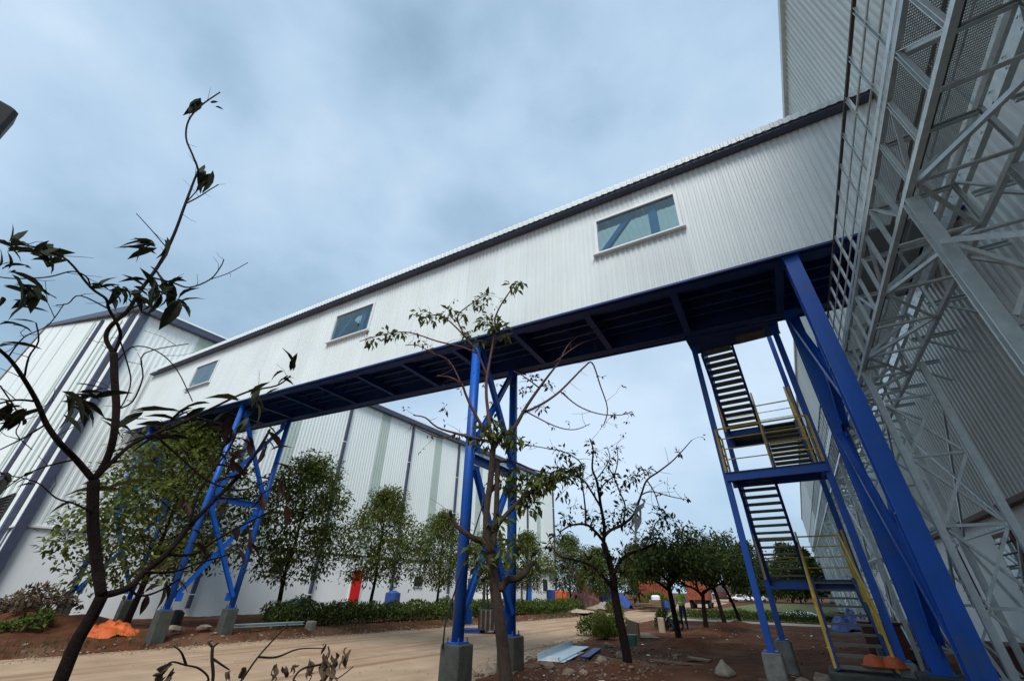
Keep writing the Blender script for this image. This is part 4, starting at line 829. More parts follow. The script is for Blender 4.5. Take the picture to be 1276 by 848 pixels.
LX0, LX1 = SX0 + .12, -.24
QX0, QX1 = -.16, SX1 - .14
flight(QX0, QX1, 10.45, .5, SY1 - .42, L1, 10)
flight(LX0, LX1, SY1 - .42, L1, SY0 + .88, L2, 14)
flight(QX0, QX1, SY0 + .88, L2, SY1 - .42, L3, 12)
flight(LX0, LX1, SY1 - .42, L3, 11.02, LT, 13)
part('bottom_block', MB().block((.27, 10.75, .15), (1.15, 1.1, .72), .02), M['concdk'], st)
rails([(QX0 - .03, 10.45, .55), (QX0 - .03, SY1 - .42, L1)], levels=(.5, 1.0)); rails([(QX1 + .03, 10.45, .55), (QX1 + .03, SY1 - .42, L1)], levels=(.5, 1.0))
rails([(QX0 - .03, SY0 + .9, L2), (QX0 - .03, SY1 - .42, L3)], levels=(.5, 1.0)); rails([(QX1 + .03, SY0 + .9, L2), (QX1 + .03, SY1 - .42, L3)], levels=(.5, 1.0))
rails([(SX0 + .02, SY0 + .8, L2), (SX0 + .02, SY0 - .08, L2), (SX1 - .02, SY0 - .08, L2), (SX1 - .02, SY0 + .85, L2)])
rails([(SX0 + .02, SY1 - .35, L1), (SX0 + .02, SY1 + .72, L1), (SX1 - .02, SY1 + .72, L1), (SX1 - .02, SY1 - .35, L1)])
rails([(SX0 + .02, SY1 - .35, L3), (SX0 + .02, SY1 + .72, L3), (SX1 - .02, SY1 + .72, L3), (SX1 - .02, SY1 - .35, L3)])
part('soffit_board', MB().span((-.1, 10.6, LT - .05), (.55, 11.04, LT - .004)), M['galvdk'], st)

# ------------------------------------------------------------------ galvanised walkway along the factory
WM = Matrix.Translation((0, 0, 0)) @ Matrix.Rotation(RROT, 4, 'Z')
wk = thing('walkway', 'galvanised truss walkway with railing running along the factory wall', 'walkway', (1.85, 0, 0), rz=RROT)
wk.location.z = 4.9
XI = .72                           # inner truss offset
ZB, ZM, ZA = 0.0, .62, 1.45        # bottom chord, deck chord, handrail
Y0, Y1 = -2.0, 58.0


def wpart(name, mb, mat, parent=wk):
    return part(name, mb, mat, parent, world=False)


oc = wpart('bottom_chord', MB().angle((0, Y0, ZB), (0, Y1, ZB), .052, (0, 0, 1), .009), M['galv'])
wpart('bottom_chord', MB().angle((XI, Y0, ZB), (XI, Y1, ZB), .052, (0, 0, 1), .009), M['galv'])
wpart('deck_chord', MB().channel((0, Y0, ZM), (0, Y1, ZM), .07, .04, (0, 0, 1)), M['galv'])
wpart('deck_chord', MB().channel((XI, Y0, ZM), (XI, Y1, ZM), .07, .035, (0, 0, 1)), M['galv'])
wpart('floor_stringer', MB().channel((.36, Y0, ZM - .03), (.36, Y1, ZM - .03), .07, .035, (0, 0, 1)), M['galvdk'])
wpart('toe_board', MB().span((-.028, Y0, ZM + .04), (-.024, Y1, ZM + .1)), M['galv'])
wpart('mesh_floor', MB().span((.03, Y0, ZM + .062), (XI - .03, Y1, ZM + .07)), M['meshdeck'])
wpart('handrail', MB().tube([(0, Y0, ZA), (0, Y1, ZA)], .02, seg=8), M['galvdk'])
for z in (.92, 1.18):
    wpart('mid_rail', MB().tube([(0, Y0, z), (0, Y1, z)], .011, seg=6), M['galv'])
wpart('handrail', MB().tube([(XI, Y0, ZA), (XI, Y1, ZA)], .02, seg=8), M['galvdk'])
wpart('mid_rail', MB().tube([(XI, Y0, 1.05), (XI, Y1, 1.05)], .011, seg=6), M['galv'])
pm = withmat(MB().channel((0, 0, ZM + .07), (0, 0, ZA), .05, .026, (0, 1, 0), .006), 'rail_post', M['galv'])
vm_ = withmat(MB().channel((0, 0, ZB + .02), (0, 0, ZM - .04), .048, .034, (0, 1, 0), .007), 'truss_post', M['galv'])
dg = withmat(MB().angle((.012, .03, ZB + .03), (.012, .47, ZM - .05), .038, (0, 1, 0), .007), 'truss_diagonal', M['galv'])
dg2 = withmat(MB().angle((.012, .47, ZB + .03), (.012, .03, ZM - .05), .038, (0, 1, 0), .007), 'truss_diagonal', M['galv'])
xm = withmat(MB().angle((.03, 0, 0), (XI - .03, 0, 0), .045, (0, 0, 1), .008), 'cross_member', M['galv'])
xb = withmat(MB().angle((.03, 0, -.012), (XI - .03, 1.0, -.012), .042, (0, 0, 1), .008), 'plan_brace', M['galv'])
xb2 = withmat(MB().angle((XI - .03, 0, -.012), (.03, 1.0, -.012), .042, (0, 0, 1), .008), 'plan_brace', M['galv'])
xd = withmat(MB().channel((.03, 0, ZM - .07), (XI - .03, 0, ZM - .07), .055, .035, (0, 0, 1)), 'floor_beam', M['galv'])
sb = withmat(MB().angle((.03, .02, ZB + .02), (XI - .03, .02, ZM - .14), .05, (0, 1, 0), .007), 'sway_brace', M['galv'])
y = Y0 + .32; i = 0
while y < Y1:
    near = y < 34
    if near:
        inst('rail_post', pm, wk, (0, y, 0))
        inst('truss_post', vm_, wk, (0, y, 0))
    if i % 2 == 0:
        inst('cross_member', xm, wk, (0, y, ZB)); inst('floor_beam', xd, wk, (0, y, 0))
        if near: inst('plan_brace', xb if i % 4 == 0 else xb2, wk, (0, y, ZB))
        inst('truss_post', vm_, wk, (XI, y, 0)); inst('rail_post', pm, wk, (XI, y, 0))
        if near and i % 4 == 0: inst('sway_brace', sb, wk, (0, y, 0))
    if near and i % 2 == 1:
        inst('truss_diagonal', dg if i % 4 == 1 else dg2, wk, (0, y, 0))
    if near and i % 3 == 1:
        inst('truss_diagonal', dg if i % 2 else dg2, wk, (XI, y, 0))
    y += .48; i += 1

# cable tray between walkway and wall, with its brackets
ct = thing('cable_tray', 'dark perforated cable tray between the walkway and the factory wall', 'cable tray', (3.2, 0, 6.3), rz=RROT)
part('tray', MB().channel((0, Y0, 0), (0, 50, 0), .24, .07, (0, 0, 1), .006), M['galv'], ct, world=False)
hb = withmat(MB().box((-.05, 0, 0), (.012, .03, .012)).box((-.05, .12, .09), (.012, .03, .012)).box((-.05, .06, -.1), (.012, .03, .012)), 'bolts', M['galv'])
arm = withmat(MB().channel((.04, 0, -.22), (.74, 0, -.22), .08, .05, (0, 0, 1)).bar((.2, 0, -.26), (.74, 0, -.7), .04, .04), 'bracket', M['galv'])
for k in range(28):
    inst('bracket', arm, ct, (0, .6 + k * 1.4, 0))
for k in range(60):
    inst('bolts', hb, ct, (0, .4 + k * .4, 0))

# ------------------------------------------------------------------ support towers of the walkway
TIER = [.55, 1.5, 2.45, 3.4, 4.3]


def tower(label, yc, span=2.4, scale=1.0, detail=True):
    P = lambda x, y: (Matrix.Translation((1.85, 0, 0)) @ Matrix.Rotation(RROT, 4, 'Z')) @ Vector((x, y, 0))
    b = P(XI / 2, yc)
    t = thing('support_tower', label, 'tower', (b.x, b.y, .05), 'galvanised towers under the walkway')
    ysl = (yc - span / 2, yc + span / 2)
    w = .105 if yc < 5 else .085
    for x in (0, XI):
        for yy in ysl:
            q = P(x, yy)
            l = part('leg', MB().ibeam((q.x, q.y, .1), (q.x, q.y, 4.83), w, w, (0, 1, 0), .014, .01), M['galv'], t)
            part('base_plate', MB().span((q.x - .14, q.y - .14, .12), (q.x + .14, q.y + .14, .14)), M['galv'], l)
    for yy in ysl:
        for k, z in enumerate(TIER):
            a, c = P(.08, yy), P(XI - .08, yy)
            part('strut', MB().angle((a.x, a.y, z), (c.x, c.y, z), .042, (0, 0, 1)), M['galv'], t)
            if k < len(TIER) - 1:
                s = -1
                part('brace', MB().angle((a.x, a.y - .03, z + .05), (c.x, c.y - .03, TIER[k + 1] - .05), .036, (0, 1, 0)), M['galv'], t)
                if detail: part('brace', MB().angle((a.x, a.y + .04, TIER[k + 1] - .05), (c.x, c.y + .04, z + .05), .036, (0, 1, 0)), M['galv'], t)
    for x in (0, XI):
        for k in (0, 2):
            a, c = P(x, ysl[0] + .08), P(x, ysl[1] - .08)
            part('strut', MB().angle((a.x, a.y, TIER[k]), (c.x, c.y, TIER[k]), .042, (0, 0, 1)), M['galv'], t)
            part('brace', MB().angle((a.x - .02, a.y, TIER[k] + .05), (c.x - .02, c.y, TIER[k + 2] - .05), .036, (1, 0, 0)), M['galv'], t)
            part('brace', MB().angle((a.x + .04, a.y, TIER[k + 2] - .05), (c.x + .04, c.y, TIER[k] + .05), .036, (1, 0, 0)), M['galv'], t)
    part('footing', MB().block((b.x, b.y, -.1), (XI + .6, span + .6, .44), .02), M['concrete'], t)
    return t


names = ['galvanised tower leg and struts nearest the camera at the right edge', 'galvanised lattice tower right beside the wide blue columns',
         'galvanised lattice tower seen between the wide blue columns and the stair tower', 'galvanised lattice tower fourth along the factory wall',
         'galvanised lattice tower fifth along the factory wall', 'galvanised lattice tower sixth along the factory wall', 'farthest galvanised lattice tower along the factory wall']
for k, nm in enumerate(names):
    tower(nm, 3.05 + 6.55 * k, detail=k < 4)

# ------------------------------------------------------------------ cable hanging on the blue trestle
a = bridge_pt(-6.22, .22, 0)
pts = [Vector((a.x + .15 + .14 * math.sin(t * 3.3), a.y - .26 - .03 * math.sin(t * 7), .72 + 3.1 * t)) + Vector((.28 * t * t, .02, 0)) for t in [i / 16 for i in range(17)]]
pts = [Vector((a.x - .1, a.y - .3, .66)), Vector((a.x - .12, a.y - .27, 1.0)), Vector((a.x + .02, a.y - .25, 1.5)), Vector((a.x + .24, a.y - .25, 2.1)), Vector((a.x + .42, a.y - .22, 2.6)), Vector((a.x + .5, a.y - .1, 3.1)), Vector((a.x + .45, a.y + .05, 3.6))]
solo('cable', MB().tube(pts, .016, seg=6), M['black'], 'black cable hanging down the blue column behind the slender tree', 'cable', pts[0], smooth=True)

# ------------------------------------------------------------------ street lamp whose head enters at the left edge
lp = thing('street_lamp', 'dark lamp head reaching in at the left edge of the picture', 'lamp', (-3.6, -2.4, 0))
part('pole', MB().tube([(-3.6, -2.4, -.1), (-3.6, -2.4, 3.7), (-3.58, -2.2, 3.9)], .05, .035, seg=10), M['galvdk'], lp, smooth=True)
part('arm', MB().tube([(-3.58, -2.2, 3.9), (-3.27, -.9, 3.92)], .03, seg=8), M['galvdk'], lp, smooth=True)
h = part('lamp_head', MB().block((0, 0, 0), (.16, .56, .2), .02), M['dark'], lp, world=False)
h.matrix_basis = Matrix.Translation((.33, 1.655, 3.885)) @ Matrix.Rotation(math.radians(4), 4, 'X')

# ------------------------------------------------------------------ foliage helpers
def rvec(r):
    while True:
        v = Vector((r.uniform(-1, 1), r.uniform(-1, 1), r.uniform(-1, 1)))
        if 0.05 < v.length < 1: return v


def smooth_line(pts, sub=3):
    """Catmull-Rom through the points"""
    P = [Vector(p) for p in pts]
    if len(P) < 3: return P
    out = []
    for i in range(len(P) - 1):
        p0 = P[max(i - 1, 0)]; p1 = P[i]; p2 = P[i + 1]; p3 = P[min(i + 2, len(P) - 1)]
        for k in range(sub):
            t = k / sub
            out.append(0.5 * ((2 * p1) + (p2 - p0) * t + (2 * p0 - 5 * p1 + 4 * p2 - p3) * t * t + (3 * p1 - p0 - 3 * p2 + p3) * t ** 3))
    out.append(P[-1])
    return out


def leaf_clump(mb, c, rad, n, L, r, droop=0.3, flat=0.7, full=False):
    for _ in range(n):
        v = rvec(r); v.z *= flat
        p = c + v * rad
        d = (v * .8 + rvec(r) * .9); d.z -= droop
        nr = Vector((0, 0, 1)) + rvec(r) * .9
        l = L * r.uniform(.65, 1.25)
        if full: mb.leaf(p, d, nr, l, l * r.uniform(.34, .46), .18, r.uniform(.05, .3))
        else: mb.leaf2(p, d, nr, l, l * r.uniform(.4, .55))


# ------------------------------------------------------------------ young bare tree in the left foreground
b0 = Vector(YOUNG_TREE_LIMBS[0][0][0])
t = thing('young_tree', 'nearly bare dark young tree in the left foreground, tallest twig reaching into the sky', 'tree', (b0.x - .1, b0.y, gz(b0.x, b0.y)))
pts, r0, r1 = YOUNG_TREE_LIMBS[0]
part('trunk', MB().tube(smooth_line([(b0.x - .02, b0.y, -.1), (b0.x, b0.y, .45)] + pts),   .048, r1 * .64, seg=9), M['bark'], t, smooth=True)
for k, (pts, r0, r1) in enumerate(YOUNG_TREE_LIMBS[1:]):
    part('limb' if r0 > .018 else 'twig', MB().tube(smooth_line(pts, 4), r0 * .58, max(r1 * .72, .0028), seg=7 if r0 > .01 else 5), M['bark'], t, smooth=True)
tw = MB(); rr = random.Random(3)
for pts, r0, r1 in YOUNG_TREE_LIMBS[2:]:
    L_ = smooth_line(pts, 3)
    for p in L_[3::4]:
        d = rvec(rr); d.z = abs(d.z) * .6
        l = rr.uniform(.08, .3)
        q = p + d.normalized() * l
        tw.tube([p, p + (q - p) * .5 + rvec(rr) * .03, q], .003, .0015, seg=4)
tag(part('fine_twigs', tw, M['bark'], t), kind='stuff')
lm = []
for mname, kf in (('leafd', .2), ('leafy', .15), ('leafr', .3)):
    variants = []
    for v in range(3):
        mb = MB()
        mb2 = MB()
        # a leaf of unit length along +x with a curved blade: 5 stations
        W = (.40, .34, .44)[v]; cur = (.15, .45, .28)[v]; fold = (.1, .25, .16)[v]
        st_ = [(0, .02), (.2, .72), (.45, 1.0), (.72, .72), (1.0, .03)]
        rows = []
        for x, w in st_:
            z = -cur * x * x
            rows.append([(x, -w * W / 2, z + fold * w * W), (x, 0, z), (x, w * W / 2, z + fold * w * W)])
        mb.loft(rows, cap=False, closed=False)
        variants.append(withmat(mb, 'leaf', M[mname]))
    lm.append(variants)
LEAVES = list(YOUNG_TREE_LEAVES)
for L_ in YOUNG_TREE_LEAVES[:112]:
    j = rvec(rr) * .09; k = rvec(rr) * .14
    LEAVES.append([L_[0] + j.x, L_[1] + j.y, L_[2] + j.z, L_[3] + k.x, L_[4] + k.y, L_[5] + k.z - .03, L_[6]])
for L_ in LEAVES:
    p, q = Vector(L_[:3]), Vector(L_[3:6])
    d = q - p; ln = d.length
    d.normalize(); up = (Vector((0, 0, 1)) + rvec(rr) * .5).normalized()
    s = up.cross(d)
    if s.length < .1: s = Vector((1, 0, 0)).cross(d)
    s.normalize(); n_ = d.cross(s)
    o = inst('leaf', lm[L_[6]][rr.randrange(3)], t)
    wm = Matrix(((d.x, s.x, n_.x, p.x), (d.y, s.y, n_.y, p.y), (d.z, s.z, n_.z, p.z), (0, 0, 0, 1))) @ Matrix.Diagonal((ln * (.92, .9, .8)[L_[6]], ln * (.8, .8, .75)[L_[6]], ln, 1))
    o.matrix_basis = accum(t).inverted() @ wm

# ------------------------------------------------------------------ slender tree in front of the middle trestle
b0 = Vector(SLENDER_TREE_LIMBS[0][0][0])
t = thing('slender_tree', 'slender sparse tree with forked trunk in front of the middle blue trestle', 'tree', (b0.x, b0.y, gz(b0.x, b0.y)))
pts, r0, r1 = SLENDER_TREE_LIMBS[0]
part('trunk', MB().tube(smooth_line([(b0.x + .03, b0.y, -.15)] + pts, 3), r0 * .95, r1 * .8, seg=10), M['barkr'], t, smooth=True)
for pts, r0, r1 in SLENDER_TREE_LIMBS[1:]:
    part('limb' if r0 > .03 else 'twig', MB().tube(smooth_line(pts, 4), r0, max(r1, .005), seg=7), M['barkr'] if r0 > .045 else M['twig'], t, smooth=True)
rr = random.Random(8)
fo = {0: MB(), 1: MB(), 2: MB()}
tw = MB()
for x, y, z, rad, n, tone in SLENDER_TREE_CLUMPS:
    c = Vector((x, y, z))
    leaf_clump(fo[tone], c, rad, int(n * 1.7), .19 if tone == 0 else .14, rr, droop=.35, full=True)
    for _ in range(4):
        tw.tube([c + rvec(rr) * rad * 1.2, c + rvec(rr) * rad * .3], .004, .003, seg=4)
for pts, r0, r1 in SLENDER_TREE_LIMBS[3:]:
    for p in smooth_line(pts, 3)[2::3]:
        d = rvec(rr); d.z *= .6
        q = p + d.normalized() * rr.uniform(.15, .6)
        m_ = (p + q) / 2 + rvec(rr) * .06
        tw.tube([p, m_, q], .005, .0022, seg=4)
        if rr.random() < .5: leaf_clump(fo[2 if rr.random() < .5 else 0], q, .06, 3, .1, rr, full=True)
part('foliage', fo[0], M['leafg'], t); part('dry_foliage', fo[2], M['leafr'], t, label='reddish brown drying leaves')
tag(part('fine_twigs', tw, M['twig'], t), kind='stuff')

# ------------------------------------------------------------------ dry shrub at the lower edge
b0 = Vector(DRY_SHRUB_LIMBS[0][0][0])
t = thing('dry_shrub', 'leafless dry shrub with curled brown leaves at the lower picture edge', 'shrub', (b0.x, b0.y, gz(b0.x, b0.y)))
root = Vector((b0.x - .02, b0.y, gz(b0.x, b0.y) - .05))
for pts, r0, r1 in DRY_SHRUB_LIMBS:
    pp_ = smooth_line(pts, 4)
    if Vector(pts[0]).z < 1.18:
        pp_ = smooth_line([root + rvec(rr) * .04, root.lerp(Vector(pts[0]), .5) + rvec(rr) * .05] + pts, 4)
    part('twig', MB().tube(pp_, max(r0, .006), max(r1, .0025), seg=6), M['barkr'], t, smooth=True)
curl = []
for v in range(3):
    mb = MB(); rows = []
    for i in range(6):
        x = i / 5; w = math.sin(math.pi * min(.97, x * .9 + .06)) * .36
        z = .18 * math.sin(x * 5 + v)
        rows.append([(x, -w / 2, z + w * (.5 + .2 * v)), (x, -w * .2, z), (x, w * .2, z), (x, w / 2, z + w * .4)])
    mb.loft(rows, cap=False, closed=False)
    curl.append(withmat(mb, 'leaf', M['dry']))
for L_ in DRY_SHRUB_LEAVES:
    p, q = Vector(L_[:3]), Vector(L_[3:6])
    for j in range(2):
        d = (q - p) + rvec(rr) * .02; ln = d.length; d.normalize()
        s = rvec(rr).cross(d).normalized(); n_ = d.cross(s); pp_ = p + rvec(rr) * .015 * j
        o = inst('leaf', curl[rr.randrange(3)], t)
        o.matrix_basis = accum(t).inverted() @ Matrix(((d.x, s.x, n_.x, pp_.x), (d.y, s.y, n_.y, pp_.y), (d.z, s.z, n_.z, pp_.z), (0, 0, 0, 1))) @ Matrix.Diagonal((ln, ln, ln, 1))


# ------------------------------------------------------------------ spreading trees of the near row (procedural growth)
def grow(seed, trunk, r0, height, spread, levels, leaf_len, per_tip, leafprob=1.0, up=.35, nfork=(3, 4)):
    r = random.Random(seed)
    limbs, tips = [], []

    def rec(p, d, L, rad, lev):
        n = 5; pts = [p]; q = p.copy(); dd = d.copy()
        for i in range(n):
            dd = (dd + rvec(r) * .28 + Vector((0, 0, up * .12))).normalized()
            q = q + dd * (L / n); pts.append(q.copy())
        limbs.append((pts, rad, rad * .55))
        if lev >= levels:
            tips.append((pts[-1], dd)); tips.append((pts[3], dd)); return
        k = r.randint(*nfork)
        for i in range(k):
            base = pts[-1] if i < 2 else pts[r.randint(2, 4)]
            a = 2 * math.pi * (i / k + r.uniform(-.12, .12))
            side = Vector((math.cos(a), math.sin(a), 0))
            nd = (dd * .75 + side * spread + Vector((0, 0, up))).normalized()
            rec(base, nd, L * r.uniform(.62, .86), rad * .6, lev + 1)
    T = [Vector(p) for p in trunk]
    top = T[-1]; d0 = (T[-1] - T[-2]).normalized()
    for i in range(4):
        a = 2 * math.pi * (i / 4 + r.uniform(-.1, .1))
        nd = (d0 * .6 + Vector((math.cos(a), math.sin(a), 0)) * spread * 1.15 + Vector((0, 0, up))).normalized()
        rec(top - d0 * .25 * i * (T[-1] - T[0]).length * .18, nd, height * r.uniform(.27, .36), r0 * .55, 1)
    return limbs, tips, r


def near_row_tree(name, label, x, y, seed, trunk_h, height, r0, spread, levels, leaf_len, per_tip, mat, mat2, lean=(0, 0), clump=.3, dens=1.0, twigs=0, up=.35):
    g = gz(x, y)
    tr = [(x, y, g - .1), (x + lean[0] * .25, y + lean[1] * .25, g + trunk_h * .3), (x + lean[0] * .55, y + lean[1] * .6, g + trunk_h * .65), (x + lean[0], y + lean[1], g + trunk_h)]
    limbs, tips, r = grow(seed, tr, r0, height, spread, levels, leaf_len, per_tip, up=up)
    t = thing(name, label, 'tree', (x, y, g), 'trees of the near row')
    part('trunk', MB().tube(smooth_line(tr, 4), r0, r0 * .7, seg=9), M['bark'], t, smooth=True)
    br_ = MB()
    for pts, a, b in limbs:
        if a > r0 * .3:
            part('limb', MB().tube(pts, a, b, seg=6), M['bark'], t, smooth=True)
        else:
            br_.tube(pts, max(a, .008), max(b, .004), seg=4)
    f1, f2 = MB(), MB()
    for p, d in tips:
        if r.random() > dens: continue
        for k in range(3):
            leaf_clump(f1 if r.random() < .75 else f2, p + rvec(r) * clump * .8, clump, per_tip // 3, leaf_len, r, droop=.45)
    for p, d in tips:
        for k in range(twigs):
            q = p + (d + rvec(r) * .8 + Vector((0, 0, .3))).normalized() * r.uniform(.3, .9)
            br_.tube([p, (p + q) / 2 + rvec(r) * .08, q], .006, .003, seg=4)
    tag(part('twigs', br_, M['twig'] if twigs else M['bark'], t), kind='stuff')
    part('foliage', f1, mat, t); part('foliage', f2, mat2, t)
    return t


# sparse half bare tree: laid-out limbs, leaf clusters and fine twigs
b0 = Vector(SPARSE_TREE_LIMBS[0][0][0])
t = thing('sparse_tree', 'sparse half bare tree with a grey rag caught in it, right of the slender tree', 'tree', (b0.x, b0.y, gz(b0.x, b0.y)), 'trees of the near row')
pts, r0, r1 = SPARSE_TREE_LIMBS[0]
part('trunk', MB().tube(smooth_line([(b0.x + .02, b0.y, gz(b0.x, b0.y) - .3)] + pts, 3), r0 * .85, r1 * .85, seg=9), M['bark'], t, smooth=True)
for pts, r0, r1 in SPARSE_TREE_LIMBS[1:]:
    part('limb' if r0 > .05 else 'twig', MB().tube(smooth_line(pts, 4), r0 * .85, max(r1, .008), seg=6), M['bark'] if r0 > .05 else M['twig'], t, smooth=True)
rr = random.Random(18)
fo = {0: MB(), 2: MB()}; tw = MB()
for x, y, z, rad, n, tone in SPARSE_TREE_CLUMPS:
    c = Vector((x, y, z))
    leaf_clump(fo[tone], c, rad * 1.25, int(n * 2.0), .17 if tone == 0 else .13, rr, droop=.4)
    for _ in range(3):
        tw.tube([c + rvec(rr) * rad * 1.6, c + rvec(rr) * rad * .3], .006, .004, seg=4)
for pts, r0, r1 in SPARSE_TREE_LIMBS[2:]:
    for p in smooth_line(pts, 3)[2::2]:
        q = p + (rvec(rr) + Vector((0, 0, .3))).normalized() * rr.uniform(.2, .75)
        tw.tube([p, (p + q) / 2 + rvec(rr) * .07, q], .007, .003, seg=4)
        if rr.random() < .4: leaf_clump(fo[2 if rr.random() < .5 else 0], q, .09, 3, .13, rr)
part('foliage', fo[0], M['leafm'], t); part('dry_foliage', fo[2], M['leafr'], t, label='reddish brown drying leaves')
tag(part('fine_twigs', tw, M['twig'], t), kind='stuff')
near_row_tree('shade_tree', 'dark green spreading tree beside the standing worker', -4.6, 17.6, 22, 1.55, 2.9, .11, .95, 4, .16, 18, M['leafm'], M['leafg'], (-.1, .1), .36, .9, up=.18)
near_row_tree('shade_tree', 'dark green spreading tree behind the worker, forking low above the soil', -4.85, 23.4, 23, 1.3, 3.2, .11, .95, 4, .17, 18, M['leafm'], M['leafg'], (.1, .2), .4, .95, up=.18)
near_row_tree('shade_tree', 'dark spreading tree on a soil mound, second from the stair tower', -4.9, 28.4, 24, 1.6, 3.3, .12, .9, 4, .18, 18, M['leafm'], M['leafg'], (-.2, .1), .42, .95, up=.2)
near_row_tree('shade_tree', 'thin leaning tree closest to the left post of the stair tower', -4.5, 31.2, 25, 1.8, 3.4, .1, .85, 4, .18, 16, M['leafm'], M['leafy'], (-.5, .1), .42, .9, up=.22)

# grey rag in the sparse tree
rg = MB()
rr = random.Random(4)
c0 = Vector((-3.75, 12.0, 3.55))
for (dx, dz, l) in ((0, 0, .95), (-.12, -.1, .55), (.14, .1, .5)):
    rows = []
    for i in range(9):
        s = i / 8
        w = .045 + .03 * math.sin(i * 1.7 + dx * 9)
        p = c0 + Vector((dx + .12 * math.sin(s * 5 + dz * 7), .05 * math.cos(s * 6), dz + .2 - l * s))
        rows.append([p + Vector((-w, .04 * math.sin(i), .02)), p + Vector((0, .05, 0)), p + Vector((w, -.03 * math.cos(i), -.02))])
    rg.loft(rows, cap=False, closed=False)
solo('rag', rg, M['plastic'], 'torn grey plastic rag hanging in the sparse tree', 'rag', c0, smooth=True)


# ------------------------------------------------------------------ leafy trees between road and warehouse
def dense_crown(seed, R, z0, z1, nclump, nleaf, L, mats, point=.6):
    r = random.Random(seed)
    mbs = [MB() for _ in mats]
    off = Vector((r.uniform(0, 50), r.uniform(0, 50), 0))
    for i in range(nclump):
        z = z0 + (z1 - z0) * r.random() ** .85
        s = (z - z0) / (z1 - z0)
        prof = (math.sin(math.pi * min(1, (s * .84 + .13))) ** .5) * (1 - .35 * max(0, s - point) / (1 - point))
        a = r.uniform(0, 2 * math.pi)
        lob = .8 + .42 * noise.noise(Vector((math.cos(a) * 1.3, math.sin(a) * 1.3, s * 3.2)) + off)
        q = r.random() ** .45 * R * prof * lob
        c = Vector((math.cos(a) * q, math.sin(a) * q, z + r.uniform(-.2, .2)))
        k = r.choices(range(len(mats)), [.62, .38] if len(mats) == 2 else None)[0]
        leaf_clump(mbs[k], c, R * r.uniform(.13, .26), nleaf, L, r, droop=.35, flat=.75)
    return [withmat(m, 'crown', mt) for m, mt in zip(mbs, mats)]


CROWNS = [dense_crown(41, 3.05, 1.9, 7.4, 340, 36, .2, [M['leafb'], M['leafg']]),
          dense_crown(42, 2.85, 1.9, 7.1, 320, 36, .2, [M['leafb'], M['leafg']]),
          dense_crown(43, 3.3, 1.6, 7.0, 300, 38, .22, [M['leafb'], M['leafg']])]
trunks = []
for v in range(2):
    rr = random.Random(60 + v)
    mb = MB().tube(smooth_line([(0, 0, -.3), (.05, .02, .9), (-.02, .06, 2.0), (.08, .0, 3.4), (0, 0, 5.4)], 3), .12, .03, seg=8)
    lb = MB()
    for k in range(12):
        a = k * 2.4; z = 1.7 + k * .3
        p = Vector((.02, .03, z)); q = p + Vector((math.cos(a), math.sin(a), .9)) * rr.uniform(.8, 1.5)
        lb.tube([p, (p + q) / 2 + rvec(rr) * .12, q], .035, .012, seg=5)
    trunks.append((withmat(mb, 'trunk', M['bark'], True), withmat(lb, 'limbs', M['bark'])))
ROW = [(-21.2, 7.3, 2, 1.08, 'loose bright green tree at the far left, behind the bare young tree'),
       (-20.8, 12.6, 0, 1.02, 'tall dense green tree just right of the verge trestle'),
       (-21.0, 18.1, 1, 1.03, 'dense green tree in front of the red door'),
       (-21.0, 23.4, 1, .96, 'dense green tree left of the middle blue trestle'),
       (-21.0, 28.9, 0, .78, 'small green tree hidden behind the left column of the middle trestle'),
       (-21.0, 34.6, 1, .86, 'green tree showing just right of the middle trestle, in front of the annex'),
       (-20.4, 41.5, 0, .95, 'green tree beyond the annex, behind the blue tarp crate'),
       (-20.0, 48.0, 2, .86, 'broad green tree over the rubbish heaps across the road'),
       (-18.6, 56.5, 0, .92, 'green tree behind the orange container'),
       (-20.5, 66.0, 1, 1.0, 'green tree far along the left roadside')]
for i, (x, y, v, s, lab) in enumerate(ROW):
    g = gz(x, y)
    t = thing('leafy_tree', lab, 'tree', (x, y, g), 'leafy trees along the warehouse', rz=i * 1.9)
    s *= .94; t.scale = (s * (1 + .06 * math.sin(i * 2.1)), s * (1 + .06 * math.cos(i * 1.3)), s * (.97 + .05 * math.sin(i * 1.7)))
    tm, lbm = trunks[i % 2]
    inst('trunk', tm, t); inst('limbs', lbm, t)
    for me in CROWNS[v]:
        inst('crown', me, t)

# far trees closing the view
FARC = [dense_crown(51, 3.2, 1.2, 8.0, 120, 30, .5, [M['leafm'], M['leafg']]), dense_crown(52, 4.0, 1.0, 7.0, 120, 30, .5, [M['leafg'], M['leafm']])]
rr = random.Random(77)
FAR = [(-30, 95), (-36, 110), (-40, 128), (-24, 120), (-46, 150), (-33, 160), (-22, 168), (-15, 150), (-10, 128), (-6, 118), (-2, 105), (-8, 165), (-17, 190), (-28, 200), (-1, 140), (-40, 92), (-12, 108), (-3.5, 90)]
WORDS = ['left of the far road', 'behind the rubbish heaps', 'behind the orange container', 'at the road bend', 'far behind the container', 'on the skyline left of the road', 'at the end of the road', 'right of the road end', 'right of the far road', 'behind the lawn', 'at the back of the lawn', 'on the skyline right of the road', 'at the far road end, farthest of all', 'on the skyline behind the truck', 'seen under the stair landing', 'behind the warehouse end', 'beyond the lawn hedge', 'nearest the factory wall behind the lawn']
for (x, y), wd in zip(FAR, WORDS):
    t = thing('distant_tree', 'distant dark green tree ' + wd, 'tree', (x, y, 0), 'distant trees at the end of the road', rz=rr.uniform(0, 6))
    s = rr.uniform(.85, 1.35); t.scale = (s * 1.15, s * 1.15, s)
    inst('trunk', trunks[0][0], t)
    for me in FARC[rr.randrange(2)]:
        inst('crown', me, t)


